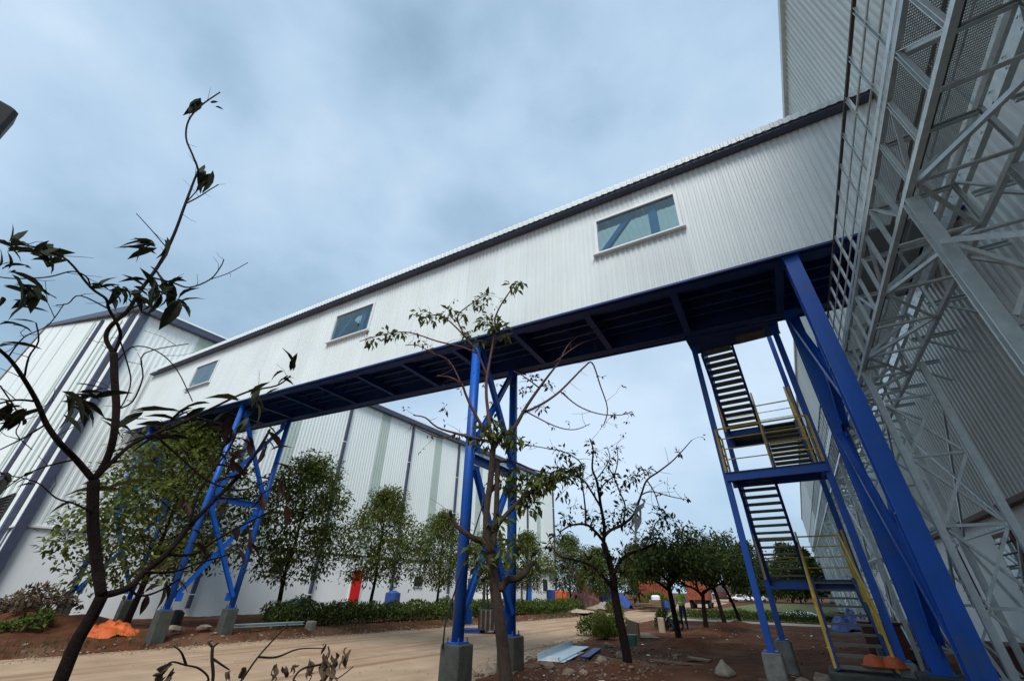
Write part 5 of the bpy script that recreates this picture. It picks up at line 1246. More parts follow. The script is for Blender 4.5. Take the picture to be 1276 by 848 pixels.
# ------------------------------------------------------------------ hedges, verge plants, grass
def hedge(name, label, pts, width, height, n, L, mat, seed, ragged=.3):
    r = random.Random(seed)
    P = [Vector((x, y, gz(x, y))) for x, y in pts]
    fo_, stx = MB(), MB()
    tot = sum((b - a).length for a, b in zip(P, P[1:]))
    for a, b in zip(P, P[1:]):
        m = int(n * (b - a).length / tot); dr = (b - a).normalized(); sd = Vector((-dr.y, dr.x, 0))
        for _ in range(m):
            s = r.random(); c = a.lerp(b, s)
            hh = height * (1 - ragged * .5 + ragged * noise.noise(Vector((c.x * .9, c.y * .9, seed))) * 1.6)
            ww = width * (1 + .3 * noise.noise(Vector((c.x * .6, c.y * .6, seed + 5))))
            k = r.uniform(-1, 1); z = r.random() ** .6 * hh * (1 - .45 * k * k)
            p = c + sd * (k * ww / 2) + Vector((0, 0, z))
            d = rvec(r) + Vector((0, 0, .35))
            l = L * r.uniform(.6, 1.3)
            fo_.leaf2(p, d, Vector((0, 0, 1)) + rvec(r), l, l * .45)
        for _ in range(m // 60):
            c = a.lerp(b, r.random()) + sd * r.uniform(-.3, .3) * width
            stx.tube([c - Vector((0, 0, .1)), c + Vector((r.uniform(-.1, .1), r.uniform(-.1, .1), height * .75))], .012, .005, seg=4)
    t = thing(name, label, 'hedge' if 'hedge' in name else 'plant', P[0])
    part('foliage', fo_, mat, t); part('stems', stx, M['bark'], t)
    return t


hedge('hedge', 'clipped green hedge along the far road edge under the leafy trees', [(-19.6, 11.4), (-18.9, 15), (-18.4, 20), (-17.9, 27), (-17.8, 34), (-18.3, 38.5)], 1.5, .95, 30000, .14, M['leafh'], 3)
hedge('low_hedge', 'low hedge strip across the lawn beside the stair tower', [(-9.6, 37.4), (-5, 37.2), (1.5, 37)], .9, .6, 7000, .13, M['leafh'], 4)
hedge('roadside_hedge', 'overgrown hedge patch at the near road edge behind the sparse tree', [(-8.9, 19.2), (-8.3, 20.6), (-8.6, 22.5)], .9, .75, 3200, .14, M['leafh'], 5)
hedge('verge_scrub', 'dry brown and green scrub at the foot of the warehouse corner', [(-27.4, 1.5), (-25.5, 4.2), (-23.2, 5.6)], 2.2, .75, 5000, .18, M['dry'], 6, .6)
hedge('green_scrub', 'green weeds in front of the dry scrub at the left edge', [(-22.6, 1.2), (-21.6, 3.6), (-20.9, 5.2)], 1.1, .4, 2000, .17, M['leafh'], 7, .6)


def bush(label, x, y, rad, h, n, L, mat, seed):
    r = random.Random(seed); g = gz(x, y); fo_ = MB(); stx = MB()
    for _ in range(n):
        v = rvec(r); v.z = abs(v.z)
        p = Vector((x + v.x * rad, y + v.y * rad, g + .05 + v.z * h))
        d = Vector((v.x, v.y, 1.1)) + rvec(r) * .5
        l = L * r.uniform(.6, 1.3)
        fo_.leaf2(p, d, rvec(r), l, l * .28)
    for _ in range(14):
        v = rvec(r)
        stx.tube([(x + v.x * .06, y + v.y * .06, g - .05), (x + v.x * rad * .7, y + v.y * rad * .7, g + h * .8)], .01, .004, seg=4)
    t = thing('bush', label, 'bush', (x, y, g), 'bushes by the road')
    part('foliage', fo_, mat, t); part('stems', stx, M['bark'], t)


bush('bright green feathery bush beside the pale metal sheet', -7.3, 17.6, .42, .55, 1300, .17, M['leafb'], 1)
bush('small green bush by the rubbish heap across the road', -15.9, 41.0, .8, 1.0, 900, .25, M['leafb'], 2)
bush('green bush next to the crouching worker', -6.9, 24.4, .5, .8, 900, .18, M['leafh'], 3)
bush('green weeds around the pile of boards across the road', -15.4, 52.0, 1.6, 1.5, 1400, .4, M['leafb'], 4)

# grass blades on the lawn edge and verge: nobody could count it
gr = MB(); rr = random.Random(9)
for _ in range(9000):
    if rr.random() < .6:
        x = rr.uniform(-9.5, 3); y = rr.uniform(35.6, 52); zb = .12
    else:
        y = rr.uniform(2, 36); x = lerp_edge(FAR_EDGE, y) - abs(rr.gauss(0.9, .9)) - .5; zb = gz(x, y)
        if noise.noise(Vector((x * .4, y * .4, 2))) < -.05: continue
    h = rr.uniform(.08, .24); a = rr.uniform(0, 6.3); w = .012 if y < 30 else .03
    c_, s_ = math.cos(a), math.sin(a); b = len(gr.v)
    lean = rr.uniform(-.08, .08)
    gr.v += [(x - c_ * w, y - s_ * w, zb - .02), (x + c_ * w, y + s_ * w, zb - .02), (x + lean, y + lean * .5, zb + h)]
    gr.f.append((b, b + 1, b + 2))
o = part('grass', gr, M['leafy'])
tag(o, 'thin dry grass on the lawn and verge', 'grass', kind='stuff')

# ------------------------------------------------------------------ debris and site clutter
def rock_mesh(name, seed, mat, flat=.6):
    r = random.Random(seed); mb = MB(); off = Vector((seed * 3.1, seed * 1.7, 0))
    rings = []
    for i in range(6):
        th = math.pi * (i / 5); ring = []
        for j in range(8):
            ph = 2 * math.pi * j / 8
            v = Vector((math.sin(th) * math.cos(ph), math.sin(th) * math.sin(ph), math.cos(th) * flat))
            if i in (0, 5): v += Vector((math.cos(ph), math.sin(ph), 0)) * .02
            v *= 1 + .55 * noise.noise(v * 1.4 + off)
            ring.append(v)
        rings.append(ring)
    mb.loft(rings[::-1])
    return withmat(mb, name, mat)


ROCKS = [rock_mesh('stone', s, M['stone'], f) for s, f in ((1, .55), (2, .7), (3, .45), (4, .6))]


def stone(label, x, y, s, v, rz=0.0, mesh=None):
    o = bpy.data.objects.new('stone', mesh or ROCKS[v]); COL.objects.link(o)
    o.location = (x, y, gz(x, y) + s * .25); o.scale = (s, s * .75, s * .8); o.rotation_euler = (.1, .1, rz)
    tag(o, label, 'stone', 'stones lying on the red soil')


for i, (lab, x, y, s) in enumerate([
    ('long pale stone beside the plinth of the middle trestle', -5.75, 10.35, .26), ('pale stone left of the sparse tree, bigger of two', -5.0, 11.7, .2), ('small stone just in front of the bigger pale stone', -4.95, 11.3, .12),
    ('upright angular stone near the lower picture edge', -5.05, 10.0, .2), ('flat stone near the lower edge, right of the upright one', -4.8, 10.2, .17), ('pale stone behind the sparse tree trunk', -5.2, 13.6, .2),
    ('reddish flat stone by the green bush', -6.2, 15.2, .3), ('stone lying against the foot of the sparse tree', -4.05, 11.1, .11), ('stone between the sack and the shade tree', -4.0, 14.6, .14),
    ('dark stone under the bottom of the stair flight', -.5, 12.4, .3), ('brown stone behind the left stair plinth', -.85, 12.2, .22), ('pale rubble block by the verge trestle plinth', -18.4, 7.8, .45), ('grey rubble block between the two verge plinths', -18.3, 8.6, .4)]):
    stone(lab, x, y, s * .72, i % 4, i * 1.3)

# uncountable rubble and litter
mb = MB(); rr = random.Random(15)
for _ in range(1500):
    k = rr.random()
    if k < .4: x = rr.uniform(-6.4, -3.6); y = rr.uniform(9, 16)
    elif k < .62: x = rr.uniform(-7.8, 2.6); y = rr.uniform(9, 30)
    elif k < .9: y = rr.uniform(4, 40); x = lerp_edge(FAR_EDGE, y) - abs(rr.gauss(.5, .8))
    else: y = rr.uniform(9, 30); x = lerp_edge(NEAR_EDGE, y) + rr.gauss(.2, .4)
    s = rr.uniform(.012, .05) * (1 if k < .62 else 1.5); z = gz(x, y)
    R_ = Matrix.Rotation(rr.uniform(0, 6), 3, 'Z') @ Matrix.Rotation(rr.uniform(-.6, .6), 3, 'X')
    mb.box((x, y, z + s * .4), (s * rr.uniform(.7, 2), s, s * rr.uniform(.4, 1)), R_)
mg = MB()
for _ in range(3200):
    y = rr.uniform(3, 45); near = rr.random() < .45
    if near and y < 9: continue
    x = (lerp_edge(NEAR_EDGE, y) + rr.gauss(0.05, .28)) if near else (lerp_edge(FAR_EDGE, y) + rr.gauss(-.1, .3))
    s = rr.uniform(.012, .04); z = max(gz(x, y), .006)
    mg.box((x, y, z + s * .3), (s * rr.uniform(.7, 2), s, s * rr.uniform(.4, 1)), Matrix.Rotation(rr.uniform(0, 6), 3, 'Z'))
for _ in range(500):
    y = rr.uniform(5, 40); x = rr.uniform(lerp_edge(FAR_EDGE, y), lerp_edge(NEAR_EDGE, y)); s = rr.uniform(.01, .03)
    mg.box((x, y, .016 + s * .3), (s * rr.uniform(.7, 2.4), s, s * .5), Matrix.Rotation(rr.uniform(0, 6), 3, 'Z'))
o = part('gravel', mg, M['path']); tag(o, 'tan gravel chips along the road edges', 'gravel', kind='stuff')
o = part('rubble', mb, M['stone']); tag(o, 'small stones and chips scattered on the soil', 'rubble', kind='stuff')
mb = MB()
for _ in range(90):
    if rr.random() < .6: x = rr.uniform(-6.2, 1.5); y = rr.uniform(9.5, 26)
    else: y = rr.uniform(5, 36); x = lerp_edge(FAR_EDGE, y) - abs(rr.gauss(.4, .7))
    s = rr.uniform(.02, .06); z = gz(x, y)
    R_ = Matrix.Rotation(rr.uniform(0, 6), 3, 'Z') @ Matrix.Rotation(rr.uniform(-.5, .5), 3, 'X')
    mb.box((x, y, z + .02), (s * 1.8, s, .006), R_)
o = part('litter', mb, M['white']); tag(o, 'white scraps of litter scattered on the soil', 'litter', kind='stuff')

# folded pale sheet metal and boards by the road
t = thing('sheet_metal', 'pale folded metal sheet lying at the near road edge', 'sheet', (-6.6, 13.0, 0), rz=math.radians(-78))
g = .1
part('sheet', MB().box((0, 0, g + .03), (3.6, .55, .012)).box((0, -.27, g + .1), (3.6, .012, .15)).box((.6, .32, g + .012), (2.2, .12, .012)), M['sheet'], t, world=False)
part('bracket', MB().box((1.7, .1, g + .06), (.12, .3, .1)), M['white'], t, world=False)
solo('board', MB().box((-6.0, 13.4, gz(-6, 13.4) + .05), (.22, 2.2, .03), Matrix.Rotation(math.radians(14), 3, 'Z')), M['bluedk'], 'dark board lying along the pale metal sheet', 'board', (-6, 13.4, .05))
for i, (lab, x, y, rz, sx, sy) in enumerate([('wooden plank between the sparse tree and the shade tree', -3.6, 13.2, .3, 1.3, .1), ('short brown board left of the sack', -3.2, 13.9, -.1, .55, .3),
                                             ('thin plank on the soil left of the sparse tree', -5.2, 12.6, -.5, .9, .08), ('plank lying in front of the stair block', -1.3, 12.0, .2, .7, .08)]):
    solo('plank', MB().box((x, y, gz(x, y) + .04), (sx, sy, .035), Matrix.Rotation(rz, 3, 'Z') @ Matrix.Rotation(.05, 3, 'Y')), M['wood'], lab, 'plank', (x, y, gz(x, y)), 'planks on the soil')

# tied sack
mb = MB(); rings = []
sx_, sy_ = -2.35, 12.3; g = gz(sx_, sy_)
for z, r_ in ((-.03, .22), (.03, .29), (.1, .28), (.2, .22), (.28, .15), (.34, .09), (.39, .05), (.42, .02)):
    z *= .72; r_ *= .72
    rings.append([Vector((sx_ + math.cos(a) * r_ * (1 + .55 * noise.noise(Vector((math.cos(a) * 2, math.sin(a) * 2, z * 6)))), sy_ + math.sin(a) * r_ * (1 + .3 * noise.noise(Vector((math.cos(a) * 3, math.sin(a) * 3, z * 5)))), g + z)) for a in [2 * math.pi * k / 12 for k in range(20)]])
mb.loft(rings)
solo('sack', mb, M['sack'], 'tied grey sack standing on the soil left of the stair tower', 'sack', (sx_, sy_, g), smooth=True)


def tarp(name, label, mat, x, y, rx, ry, h, seed, cat='tarp', z=None, n=34):
    """crumpled cloth heap"""
    r = random.Random(seed); g = gz(x, y) if z is None else z
    def fn(u, v):
        d = max(abs(u), abs(v)); rr_ = math.hypot(u, v)
        bump = noise.noise(Vector((u * 2.3 + seed, v * 2.3, 0))) * .55 + noise.noise(Vector((u * 6 + seed, v * 6, 2))) * .3 + abs(noise.noise(Vector((u * 9 + seed, v * 5, 4)))) * .35
        e = max(0, 1 - rr_ * .95)
        edge = 1 + .22 * noise.noise(Vector((math.atan2(v, u) * 1.4, seed, 0)))
        return (x + u * rx * edge, y + v * ry * edge, g + max(-.03, h * (e ** .6) * (1 + bump) - .02 + .05 * bump))
    us = [-1 + 2 * i / n for i in range(n + 1)]
    solo(name, MB().quad_grid(fn, us, us), mat, label, cat, (x, y, g), smooth=True)


tarp('tarp', 'crumpled orange tarp on the verge below the left leafy tree', M['orange'], -19.6, 6.4, .95, .8, .36, 1)
tarp('tarp', 'blue tarp heap behind the lower stair flight', M['tarpb'], .75, 30.5, .9, 1.4, .8, 2)
tarp('tarp', 'white plastic sheet lying on the lawn behind the stairs', M['white'], -2.2, 46.0, 2.4, 1.4, .3, 3)
tarp('tarp', 'blue tarp over the rubbish heap across the road', M['tarpb'], -19.5, 50.0, 1.9, 1.9, 1.3, 4)
tarp('soil_heap', 'dark brown soil heap across the road beside the blue tarp', M['brown'], -21.2, 46.5, 1.6, 1.6, 1.5, 5, 'soil heap')
tarp('cement_bags', 'pale dusty bag heap across the road', M['sack'], -17.6, 43.0, 1.7, 1.1, .45, 6, 'bags')
tarp('sand_heap', 'low pale sand heap beside the tarp covered crate', M['path'], -17.3, 36.0, 1.5, 1.6, .16, 7, 'sand heap')

# crate under blue tarp with orange side
t = thing('covered_crate', 'orange crate half covered with a blue tarp across the road', 'crate', (-20.2, 38.6, .15), rz=.35)
part('crate', MB().block((0, 0, .75), (1.7, 1.3, 1.5), .04), M['orange'], t, world=False)
cv = MB()
rows = []
for i in range(9):
    a = i / 8
    x_ = -.9 + .75 * a
    rows.append([(x_, -.7 - .05 * math.sin(i * 2), .1 + .1 * math.sin(i * 1.7)), (x_, -.69, .8), (x_ + .02, -.68, 1.53), (x_, 0, 1.56 + .02 * math.sin(i)), (x_, .68, 1.53), (x_, .7 + .05 * math.cos(i * 2), .2)])
cv.loft(rows, cap=False, closed=False)
rows = []
for i in range(7):
    y_ = -.7 + 1.4 * i / 6
    rows.append([(-.92, y_, 1.54), (-.93 - .03 * math.sin(i * 2), y_, .8), (-.95 + .05 * math.sin(i * 1.3), y_, .1)])
cv.loft(rows, cap=False, closed=False)
part('cover', cv, M['tarpb'], t, world=False, label='blue tarp cover')
part('slat', MB().box((.5, -.67, .75), (.1, .04, 1.4)), M['rust'], t, world=False); part('slat', MB().box((.87, 0, .75), (.04, .1, 1.4)), M['rust'], t, world=False)

# orange container
t = thing('container', 'rusty orange ribbed container across the road behind the trees', 'container', (-16.4, 56.0, .1), rz=.1)
cside = withmat(corrugated(5.6, 2.3, .28, .05), 'side_panel', M['rust'])
cend = withmat(corrugated(2.2, 2.3, .28, .04), 'end_panel', M['rust'])
inst('side_panel', cside, t, (1.2, -2.8, .15), (0, 0, math.radians(90))); inst('side_panel', cside, t, (-1.2, 2.8, .15), (0, 0, math.radians(-90)))
inst('end_panel', cend, t, (-1.1, -2.85, .15)); inst('end_panel', cend, t, (1.1, 2.85, .15), (0, 0, math.pi))
part('frame', MB().span((-1.26, -2.92, 0), (1.26, 2.92, .14)).span((-1.26, -2.92, 2.46), (1.26, 2.92, 2.58)), M['rust'], t, world=False)
for sx in (-1, 1):
    for sy in (-1, 1):
        part('corner_post', MB().box((sx * 1.2, sy * 2.86, 1.3), (.12, .12, 2.32)), M['rust'], t, world=False)

# stack of boards, drum, tank
t = thing('board_stack', 'stack of weathered boards across the road left of the blue drum', 'boards', (-14.9, 47.5, .05), rz=1.2)
for k in range(6):
    part('board', MB().box((.05 * (k % 2), .08 * ((k * 7) % 3), .1 + k * .1), (2.6, 1.2, .05), Matrix.Rotation(.04 * ((k * 5) % 3 - 1), 3, 'Z')), M['wood'], t, world=False)
solo('drum', MB().tube([(-14.1, 51.0, 0), (-14.1, 51.0, .32), (-14.1, 51.0, .34), (-14.1, 51.0, .9)], .32, seg=16).tube([(-14.1, 51, .3), (-14.1, 51, .34)], .335, seg=16).tube([(-14.1, 51, .58), (-14.1, 51, .62)], .335, seg=16), M['tarpb'], 'blue drum at the road edge beside the boards', 'drum', (-14.1, 51, 0), smooth=False)
solo('crate_box', MB().block((-14.8, 49.6, .5), (1.0, .9, .95), .03).box((-14.8, 49.14, .75), (1.0, .03, .06)).box((-14.8, 49.14, .3), (1.0, .03, .06)), M['wood'], 'brown wooden box beside the blue drum', 'box', (-14.8, 49.6, 0))
solo('white_bag', MB().block((-14.7, 49.7, 1.18), (.8, .7, .4), .12), M['white'], 'white bag on top of the wooden box', 'bag', (-14.7, 49.7, .98))


# vehicles
def truck(label, x, y, rz, body, cab, L=6.5, s=1.0):
    t = thing('truck', label, 'truck', (x, y, .02), 'trucks far along the road', rz=rz); t.scale = (s, s, s)
    part('cargo_body', MB().span((-1.2, -L / 2, .9), (1.2, L / 2 - 2.1, 2.7)).span((-1.26, -L / 2, 2.7), (1.26, L / 2 - 2.1, 2.8)), body, t, world=False)
    c = part('cab', MB().loft([[(sx, L / 2 - 1.9, .6), (sx, L / 2, .6), (sx, L / 2, 1.5), (sx, L / 2 - .25, 2.4), (sx, L / 2 - 1.9, 2.5)] for sx in (-1.15, 1.15)]), cab, t, world=False)
    part('windscreen', MB().loft([[(sx, L / 2 + .02, 1.55), (sx, L / 2 - .21, 2.3), (sx, L / 2 - .24, 2.3), (sx, L / 2 - .01, 1.55)] for sx in (-.95, .95)]), M['dark'], c, world=False)
    part('side_window', MB().span((-1.17, L / 2 - 1.3, 1.6), (-1.14, L / 2 - .4, 2.2)).span((1.14, L / 2 - 1.3, 1.6), (1.17, L / 2 - .4, 2.2)), M['dark'], c, world=False)
    part('bumper', MB().span((-1.15, L / 2 + .01, .4), (1.15, L / 2 + .12, .7)), M['black'], c, world=False)
    for sx in (-.9, .9):
        part('headlight', MB().span((sx - .15, L / 2 + .01, .8), (sx + .15, L / 2 + .04, 1.0)), M['white'], c, world=False)
    part('chassis', MB().span((-.5, -L / 2 + .1, .5), (.5, L / 2 - .1, .88)), M['black'], t, world=False)
    for sx in (-1, 1):
        for yy in (-L / 2 + .9, -L / 2 + 2.0, L / 2 - 1.1):
            w = part('wheel', MB().tube([(sx * 1.12, yy, .48), (sx * .82, yy, .48)], .48, seg=16), M['black'], t, world=False)
            part('rim', MB().tube([(sx * 1.13, yy, .48), (sx * 1.1, yy, .48)], .24, seg=12), M['galvdk'], w, world=False)


truck('rusty orange truck across the road, half hidden by the shade tree', -13.0, 63.0, .12, M['rust'], M['white'])
truck('small brown truck far off at the end of the road', -19.5, 118.0, math.pi + .15, M['brown'], M['brown'], s=1.25)


def car(label, x, y, rz, mat):
    t = thing('parked_car', label, 'car', (x, y, .0), 'cars far along the road', rz=rz)
    prof = [(-2.1, .35), (-2.15, .8), (-1.6, .95), (-1.1, 1.45), (.6, 1.5), (1.2, 1.0), (2.05, .88), (2.15, .4)]
    part('body', MB().loft([[(sx * (.85 if z < 1 else .7), y_, z) for y_, z in prof] for sx in (-1, 1)]), mat, t, world=False)
    part('windscreen', MB().loft([[(sx, .68, 1.42), (sx, 1.14, 1.05), (sx, 1.2, 1.06), (sx, .72, 1.46)] for sx in (-.62, .62)]), M['dark'], t, world=False)
    part('side_window', MB().span((-.82, -.9, 1.05), (-.755, .55, 1.38)).span((.755, -.9, 1.05), (.82, .55, 1.38)), M['dark'], t, world=False)
    for sx in (-1, 1):
        for yy in (-1.3, 1.35):
            part('wheel', MB().tube([(sx * .88, yy, .32), (sx * .66, yy, .32)], .32, seg=14), M['black'], t, world=False)


car('white car far off at the end of the road, left one', -17.0, 126, 1.4, M['white'])
car('white car far off at the end of the road, right one', -13.2, 124, 1.7, M['white'])

# pallet stacker with striped box and blue pallet beside the middle trestle
t = thing('pallet_stacker', 'dark pallet stacker with striped base on the road behind the middle trestle', 'stacker', (-12.9, 18.0, .01), rz=.5)
part('mast', MB().bar((-.3, 0, .1), (-.3, 0, 1.95), .1, .12).bar((.3, 0, .1), (.3, 0, 1.95), .1, .12).bar((-.3, 0, 1.9), (.3, 0, 1.9), .1, .08).bar((-.3, 0, 1.0), (.3, 0, 1.0), .08, .08), M['black'], t, world=False)
b_ = part('battery_box', MB().block((0, -.35, .5), (.85, .6, .75), .03), M['dark'], t, world=False)
for k in range(4):
    part('stripe', MB().box((-.3 + .2 * k, -.655, .5), (.08, .01, .7)), M['wood'], b_, world=False)
part('fork', MB().box((-.2, .6, .1), (.14, 1.2, .05)).box((.2, .6, .1), (.14, 1.2, .05)), M['black'], t, world=False)
part('handle', MB().tube([(0, -.6, .85), (0, -.8, 1.25), (.15, -.82, 1.3)], .025, seg=6), M['black'], t, world=False)
for sx in (-.3, .3):
    part('wheel', MB().tube([(sx - .05, -.35, .1), (sx + .05, -.35, .1)], .1, seg=10), M['black'], t, world=False)
t = thing('pallet', 'blue plastic pallet lying on the road beside the stacker', 'pallet', (-13.6, 17.5, .012), rz=.4)
for k in range(5):
    part('deck_board', MB().box((-.48 + .24 * k, 0, .13), (.18, 1.0, .025)), M['tarpb'], t, world=False)
for yy in (-.42, 0, .42):
    part('runner', MB().box((0, yy, .058), (1.15, .1, .116)), M['tarpb'], t, world=False)

# bits near the far verge
solo('steel_channel', MB().channel((-18.3, 9.6, gz(-18.3, 9.6) + .14), (-18.0, 12.2, gz(-18.0, 12.2) + .16), .1, .14, (0, 0, 1)), M['sheet'], 'pale steel channel lying on the verge right of the trestle', 'channel', (-18.3, 9.6, .2))
solo('kerb_block', MB().block((-17.7, 12.35, .22), (.35, .3, .5), .04), M['concrete'], 'leaning concrete block at the end of the pale channel', 'block', (-17.7, 12.35, 0))
t = thing('barrel', 'blue and white barrel behind the hedge by the first tree', 'barrel', (-22.4, 14.6, .25))
part('drum', MB().tube([(-.5, 0, .5), (.5, 0, .5)], .38, seg=16), M['white'], t, world=False)
part('lid', MB().tube([(.2, 0, .5), (.52, 0, .5)], .385, seg=16), M['bluedoor'], t, world=False, label='bright blue lid end')
solo('water_tank', MB().tube([(-26.8, 25.0, .2), (-26.8, 25.0, 1.35)], .55, seg=18).tube([(-26.8, 25, 1.35), (-26.8, 25, 1.5)], .5, .2, seg=18), M['tarpb'], 'blue water tank against the warehouse right of the red door', 'tank', (-26.8, 25, .2))
solo('bucket', MB().tube([(-5.9, 16.6, gz(-5.9, 16.6)), (-5.9, 16.6, gz(-5.9, 16.6) + .3)], .14, .18, seg=14), M['green'], 'green bucket behind the sparse tree', 'bucket', (-5.9, 16.6, gz(-5.9, 16.6)))
solo('timber_box', MB().box((-6.9, 19.6, .35), (.08, 2.6, .55), Matrix.Rotation(.5, 3, 'Z')).box((-6.5, 19.8, .12), (.7, 2.4, .08), Matrix.Rotation(.5, 3, 'Z')), M['wood'], 'brown timber trough at the near road edge behind the sparse tree', 'trough', (-6.9, 19.6, 0))
solo('kerb_post', MB().block((-6.6, 22.6, .3), (.26, .2, .7), .03), M['path'], 'pale concrete post beside the shade tree', 'post', (-6.6, 22.6, 0))
solo('bag', MB().block((-21.6, 9.0, .5), (.5, .4, .6), .1), M['black'], 'black bag beside the verge trestle plinth', 'bag', (-21.6, 9.0, .2))


def helmet(label, x, y, z):
    mb = MB(); rings = []
    for k in range(7):
        a = k / 6 * math.pi / 2
        r_ = math.cos(a) * .13 + .004; rings.append([(x + math.cos(p) * r_ * 1.15, y + math.sin(p) * r_, z + .02 + math.sin(a) * .14) for p in [2 * math.pi * j / 16 for j in range(16)]])
    mb.loft([[(x + math.cos(p) * .185, y + math.sin(p) * .155, z) for p in [2 * math.pi * j / 16 for j in range(16)]], [(x + math.cos(p) * .185, y + math.sin(p) * .155, z + .02) for p in [2 * math.pi * j / 16 for j in range(16)]]] + rings)
    solo('helmet', mb, M['orange'], label, 'helmet', (x, y, z), 'helmets on the stair block', smooth=True)


helmet('orange safety helmet on the bottom stair, left one', .38, 10.52, .62)
helmet('orange safety helmet on the bottom stair, right one', .64, 10.5, .62)

# dark red machine parts lying by the factory wall
for i, (lab, x, y, w, h) in enumerate([('dark red steel box by the factory wall behind the wide columns', 1.0, 16.2, .9, .7), ('dark red pipe rack between tower legs and wall', 2.7, 12.4, .7, .8), ('dark red steel frame at the foot of the factory wall, right edge', 2.9, 10.4, .6, .75)]):
    g = gz(x, y)
    t = thing('steel_box', lab, 'steel box', (x, y, g), 'dark red steel pieces by the factory wall')
    part('body', MB().block((0, 0, h / 2), (w, w * 1.5, h), .02), M['brown'], t, world=False)
    part('rim', MB().box((0, 0, h + .02), (w + .08, w * 1.5 + .08, .04)), M['brown'], t, world=False)
    part('foot', MB().box((-w * .3, 0, .02), (.1, w * 1.6, .1)), M['galvdk'], t, world=False)


# ------------------------------------------------------------------ people
def person(label, joints, edges, mats, loc, rz, seed):
    """one continuous skinned body; joints: name -> (pos, radius)"""
    names = list(joints); me = bpy.data.meshes.new('body')
    me.from_pydata([joints[n][0] for n in names], [(names.index(a), names.index(b)) for a, b in edges], [])
    tmp = bpy.data.objects.new('tmp_body', me); COL.objects.link(tmp)
    md = tmp.modifiers.new('skin', 'SKIN'); md.use_smooth_shade = True
    sv = me.skin_vertices[0].data
    for i, n in enumerate(names):
        r_ = joints[n][1]; sv[i].radius = (r_, r_) if not isinstance(r_, tuple) else r_
        sv[i].use_root = (n == 'pelvis')
    tmp.modifiers.new('sub', 'SUBSURF').levels = 2; tmp.modifiers['sub'].render_levels = 2
    dg_ = bpy.context.evaluated_depsgraph_get(); dg_.update()
    ev = bpy.data.meshes.new_from_object(tmp.evaluated_get(dg_)); ev.name = 'body'
    bpy.data.objects.remove(tmp)
    ev.materials.clear()
    for m_ in (M['shirt'], M['trouser'], M['skin'], M['black']): ev.materials.append(m_)
    for p in ev.polygons:
        p.use_smooth = True
        p.material_index = mats(p.center)
    t = thing('person', label, 'person', loc, rz=rz)
    o = bpy.data.objects.new('body', ev); COL.objects.link(o); o.parent = t
    return t, ev


def shell(ev, test, name, mat, t, off=.012):
    """clothing: the body faces chosen by test, lifted off the skin"""
    mb = MB(); idx = {}
    for p in ev.polygons:
        if not test(p.center): continue
        f = []
        for vi in p.vertices:
            if vi not in idx:
                v = ev.vertices[vi]; idx[vi] = len(mb.v); mb.v.append(tuple(v.co + v.normal * off))
            f.append(idx[vi])
        mb.f.append(tuple(f))
    part(name, mb, mat, t, world=False, smooth=True)


J = {'pelvis': ((0, 0, .95), (.15, .11)), 'waist': ((0, 0, 1.1), (.135, .1)), 'chest': ((0, .01, 1.32), (.165, .11)), 'neckb': ((0, 0, 1.47), (.07, .07)), 'neck': ((0, .01, 1.53), .052), 'head': ((0, .03, 1.62), (.078, .09)), 'crown': ((0, .02, 1.72), (.07, .08)),
     'hipl': ((-.1, 0, .88), .085), 'kneel': ((-.11, .02, .5), .06), 'anklel': ((-.11, -.02, .09), .042), 'toel': ((-.12, .14, .04), .04),
     'hipr': ((.1, 0, .88), .085), 'kneer': ((.11, .04, .5), .06), 'ankler': ((.12, .0, .09), .042), 'toer': ((.14, .16, .04), .04),
     'shl': ((-.19, 0, 1.42), .06), 'ell': ((-.26, .04, 1.16), .042), 'wrl': ((-.2, .2, 1.0), .03), 'hal': ((-.17, .27, .97), .034), 'shr': ((.19, 0, 1.42), .06), 'elr': ((.26, .02, 1.15), .042), 'wrr': ((.22, .17, .98), .03), 'har': ((.2, .24, .95), .034)}
E_ = [('pelvis', 'waist'), ('waist', 'chest'), ('chest', 'neckb'), ('neckb', 'neck'), ('neck', 'head'), ('head', 'crown'), ('pelvis', 'hipl'), ('hipl', 'kneel'), ('kneel', 'anklel'), ('anklel', 'toel'), ('pelvis', 'hipr'), ('hipr', 'kneer'), ('kneer', 'ankler'), ('ankler', 'toer'),
      ('chest', 'shl'), ('shl', 'ell'), ('ell', 'wrl'), ('wrl', 'hal'), ('chest', 'shr'), ('shr', 'elr'), ('elr', 'wrr'), ('wrr', 'har')]


def stand_mats(c):
    if c.z > 1.5: return 2
    if c.z < .1: return 3
    if c.z < 1.0 and abs(c.x) < .19 and c.y < .14: return 1
    if c.y > .17: return 2
    return 0


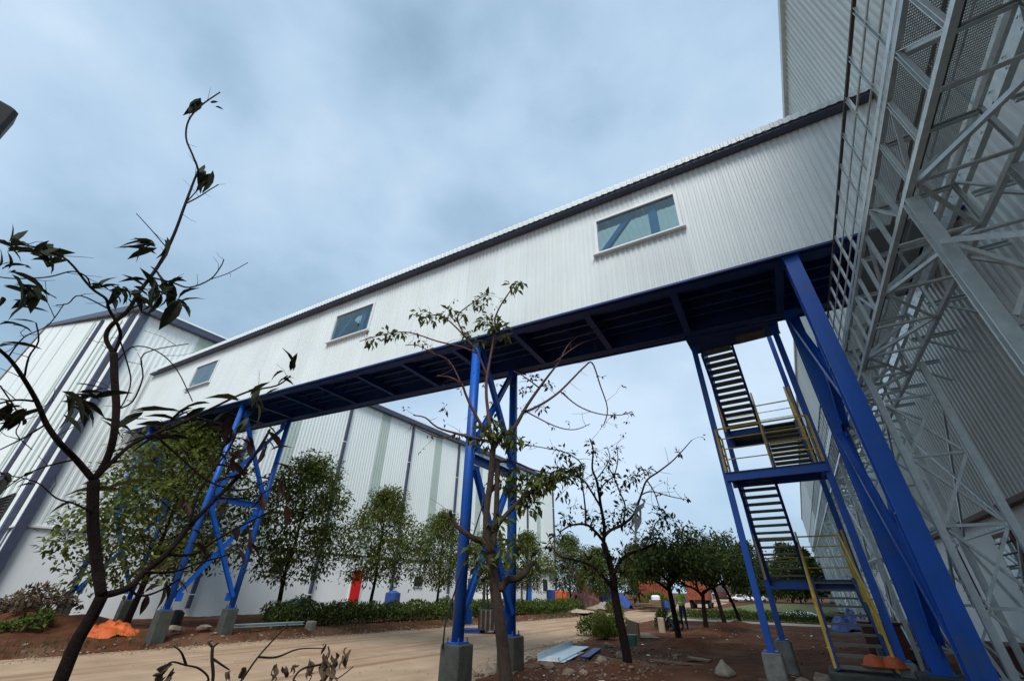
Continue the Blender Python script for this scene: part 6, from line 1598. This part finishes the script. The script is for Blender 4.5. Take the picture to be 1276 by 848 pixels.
t, ev = person('worker in lime safety vest and dark trousers standing behind the shade tree', J, E_, stand_mats, (-6.05, 24.6, gz(-6.05, 24.6)), math.radians(160), 1)
shell(ev, lambda c: 1.0 < c.z < 1.47 and abs(c.x) < .2, 'vest', M['vest'], t)
shell(ev, lambda c: 1.1 < c.z < 1.16 and abs(c.x) < .2, 'reflective_band', M['white'], t, .02)
shell(ev, lambda c: c.z > 1.66 or (c.z > 1.57 and c.y < -.01), 'hair', M['hair'], t, .012)
# crouching worker, bent over at the feet of the first
K_ = {'pelvis': ((0, -.12, .34), (.15, .12)), 'waist': ((0, -.02, .46), (.14, .11)), 'chest': ((0, .16, .62), (.165, .115)), 'neckb': ((0, .27, .7), (.07, .07)), 'neck': ((0, .31, .73), .052), 'head': ((0, .38, .78), (.078, .09)), 'crown': ((0, .44, .85), (.07, .08)),
      'hipl': ((-.12, -.05, .34), .085), 'kneel': ((-.17, .3, .5), .062), 'anklel': ((-.15, .12, .09), .042), 'toel': ((-.17, .28, .04), .04),
      'hipr': ((.12, -.05, .34), .085), 'kneer': ((.17, .3, .48), .062), 'ankler': ((.15, .1, .09), .042), 'toer': ((.17, .27, .04), .04),
      'shl': ((-.19, .2, .66), .058), 'ell': ((-.26, .38, .46), .042), 'wrl': ((-.18, .54, .28), .03), 'hal': ((-.15, .6, .22), .034), 'shr': ((.19, .2, .66), .058), 'elr': ((.26, .38, .46), .042), 'wrr': ((.18, .54, .26), .03), 'har': ((.15, .6, .2), .034)}


def crouch_mats(c):
    if c.y > .45: return 2
    if c.z < .1: return 3
    if c.z > .72: return 2
    if c.z < .42 or (c.z < .56 and abs(c.x) > .1 and c.y < .38 and c.y > .1): return 1
    return 0


t, ev = person('worker in lime vest crouching beside the standing worker', K_, E_, crouch_mats, (-6.15, 23.7, gz(-6.15, 23.7)), math.radians(75), 2)
shell(ev, lambda c: .44 < c.z < .72 and abs(c.x) < .2 and c.y < .3, 'vest', M['vest'], t)
shell(ev, lambda c: c.z > .83 and c.y > .3, 'hair', M['hair'], t, .012)
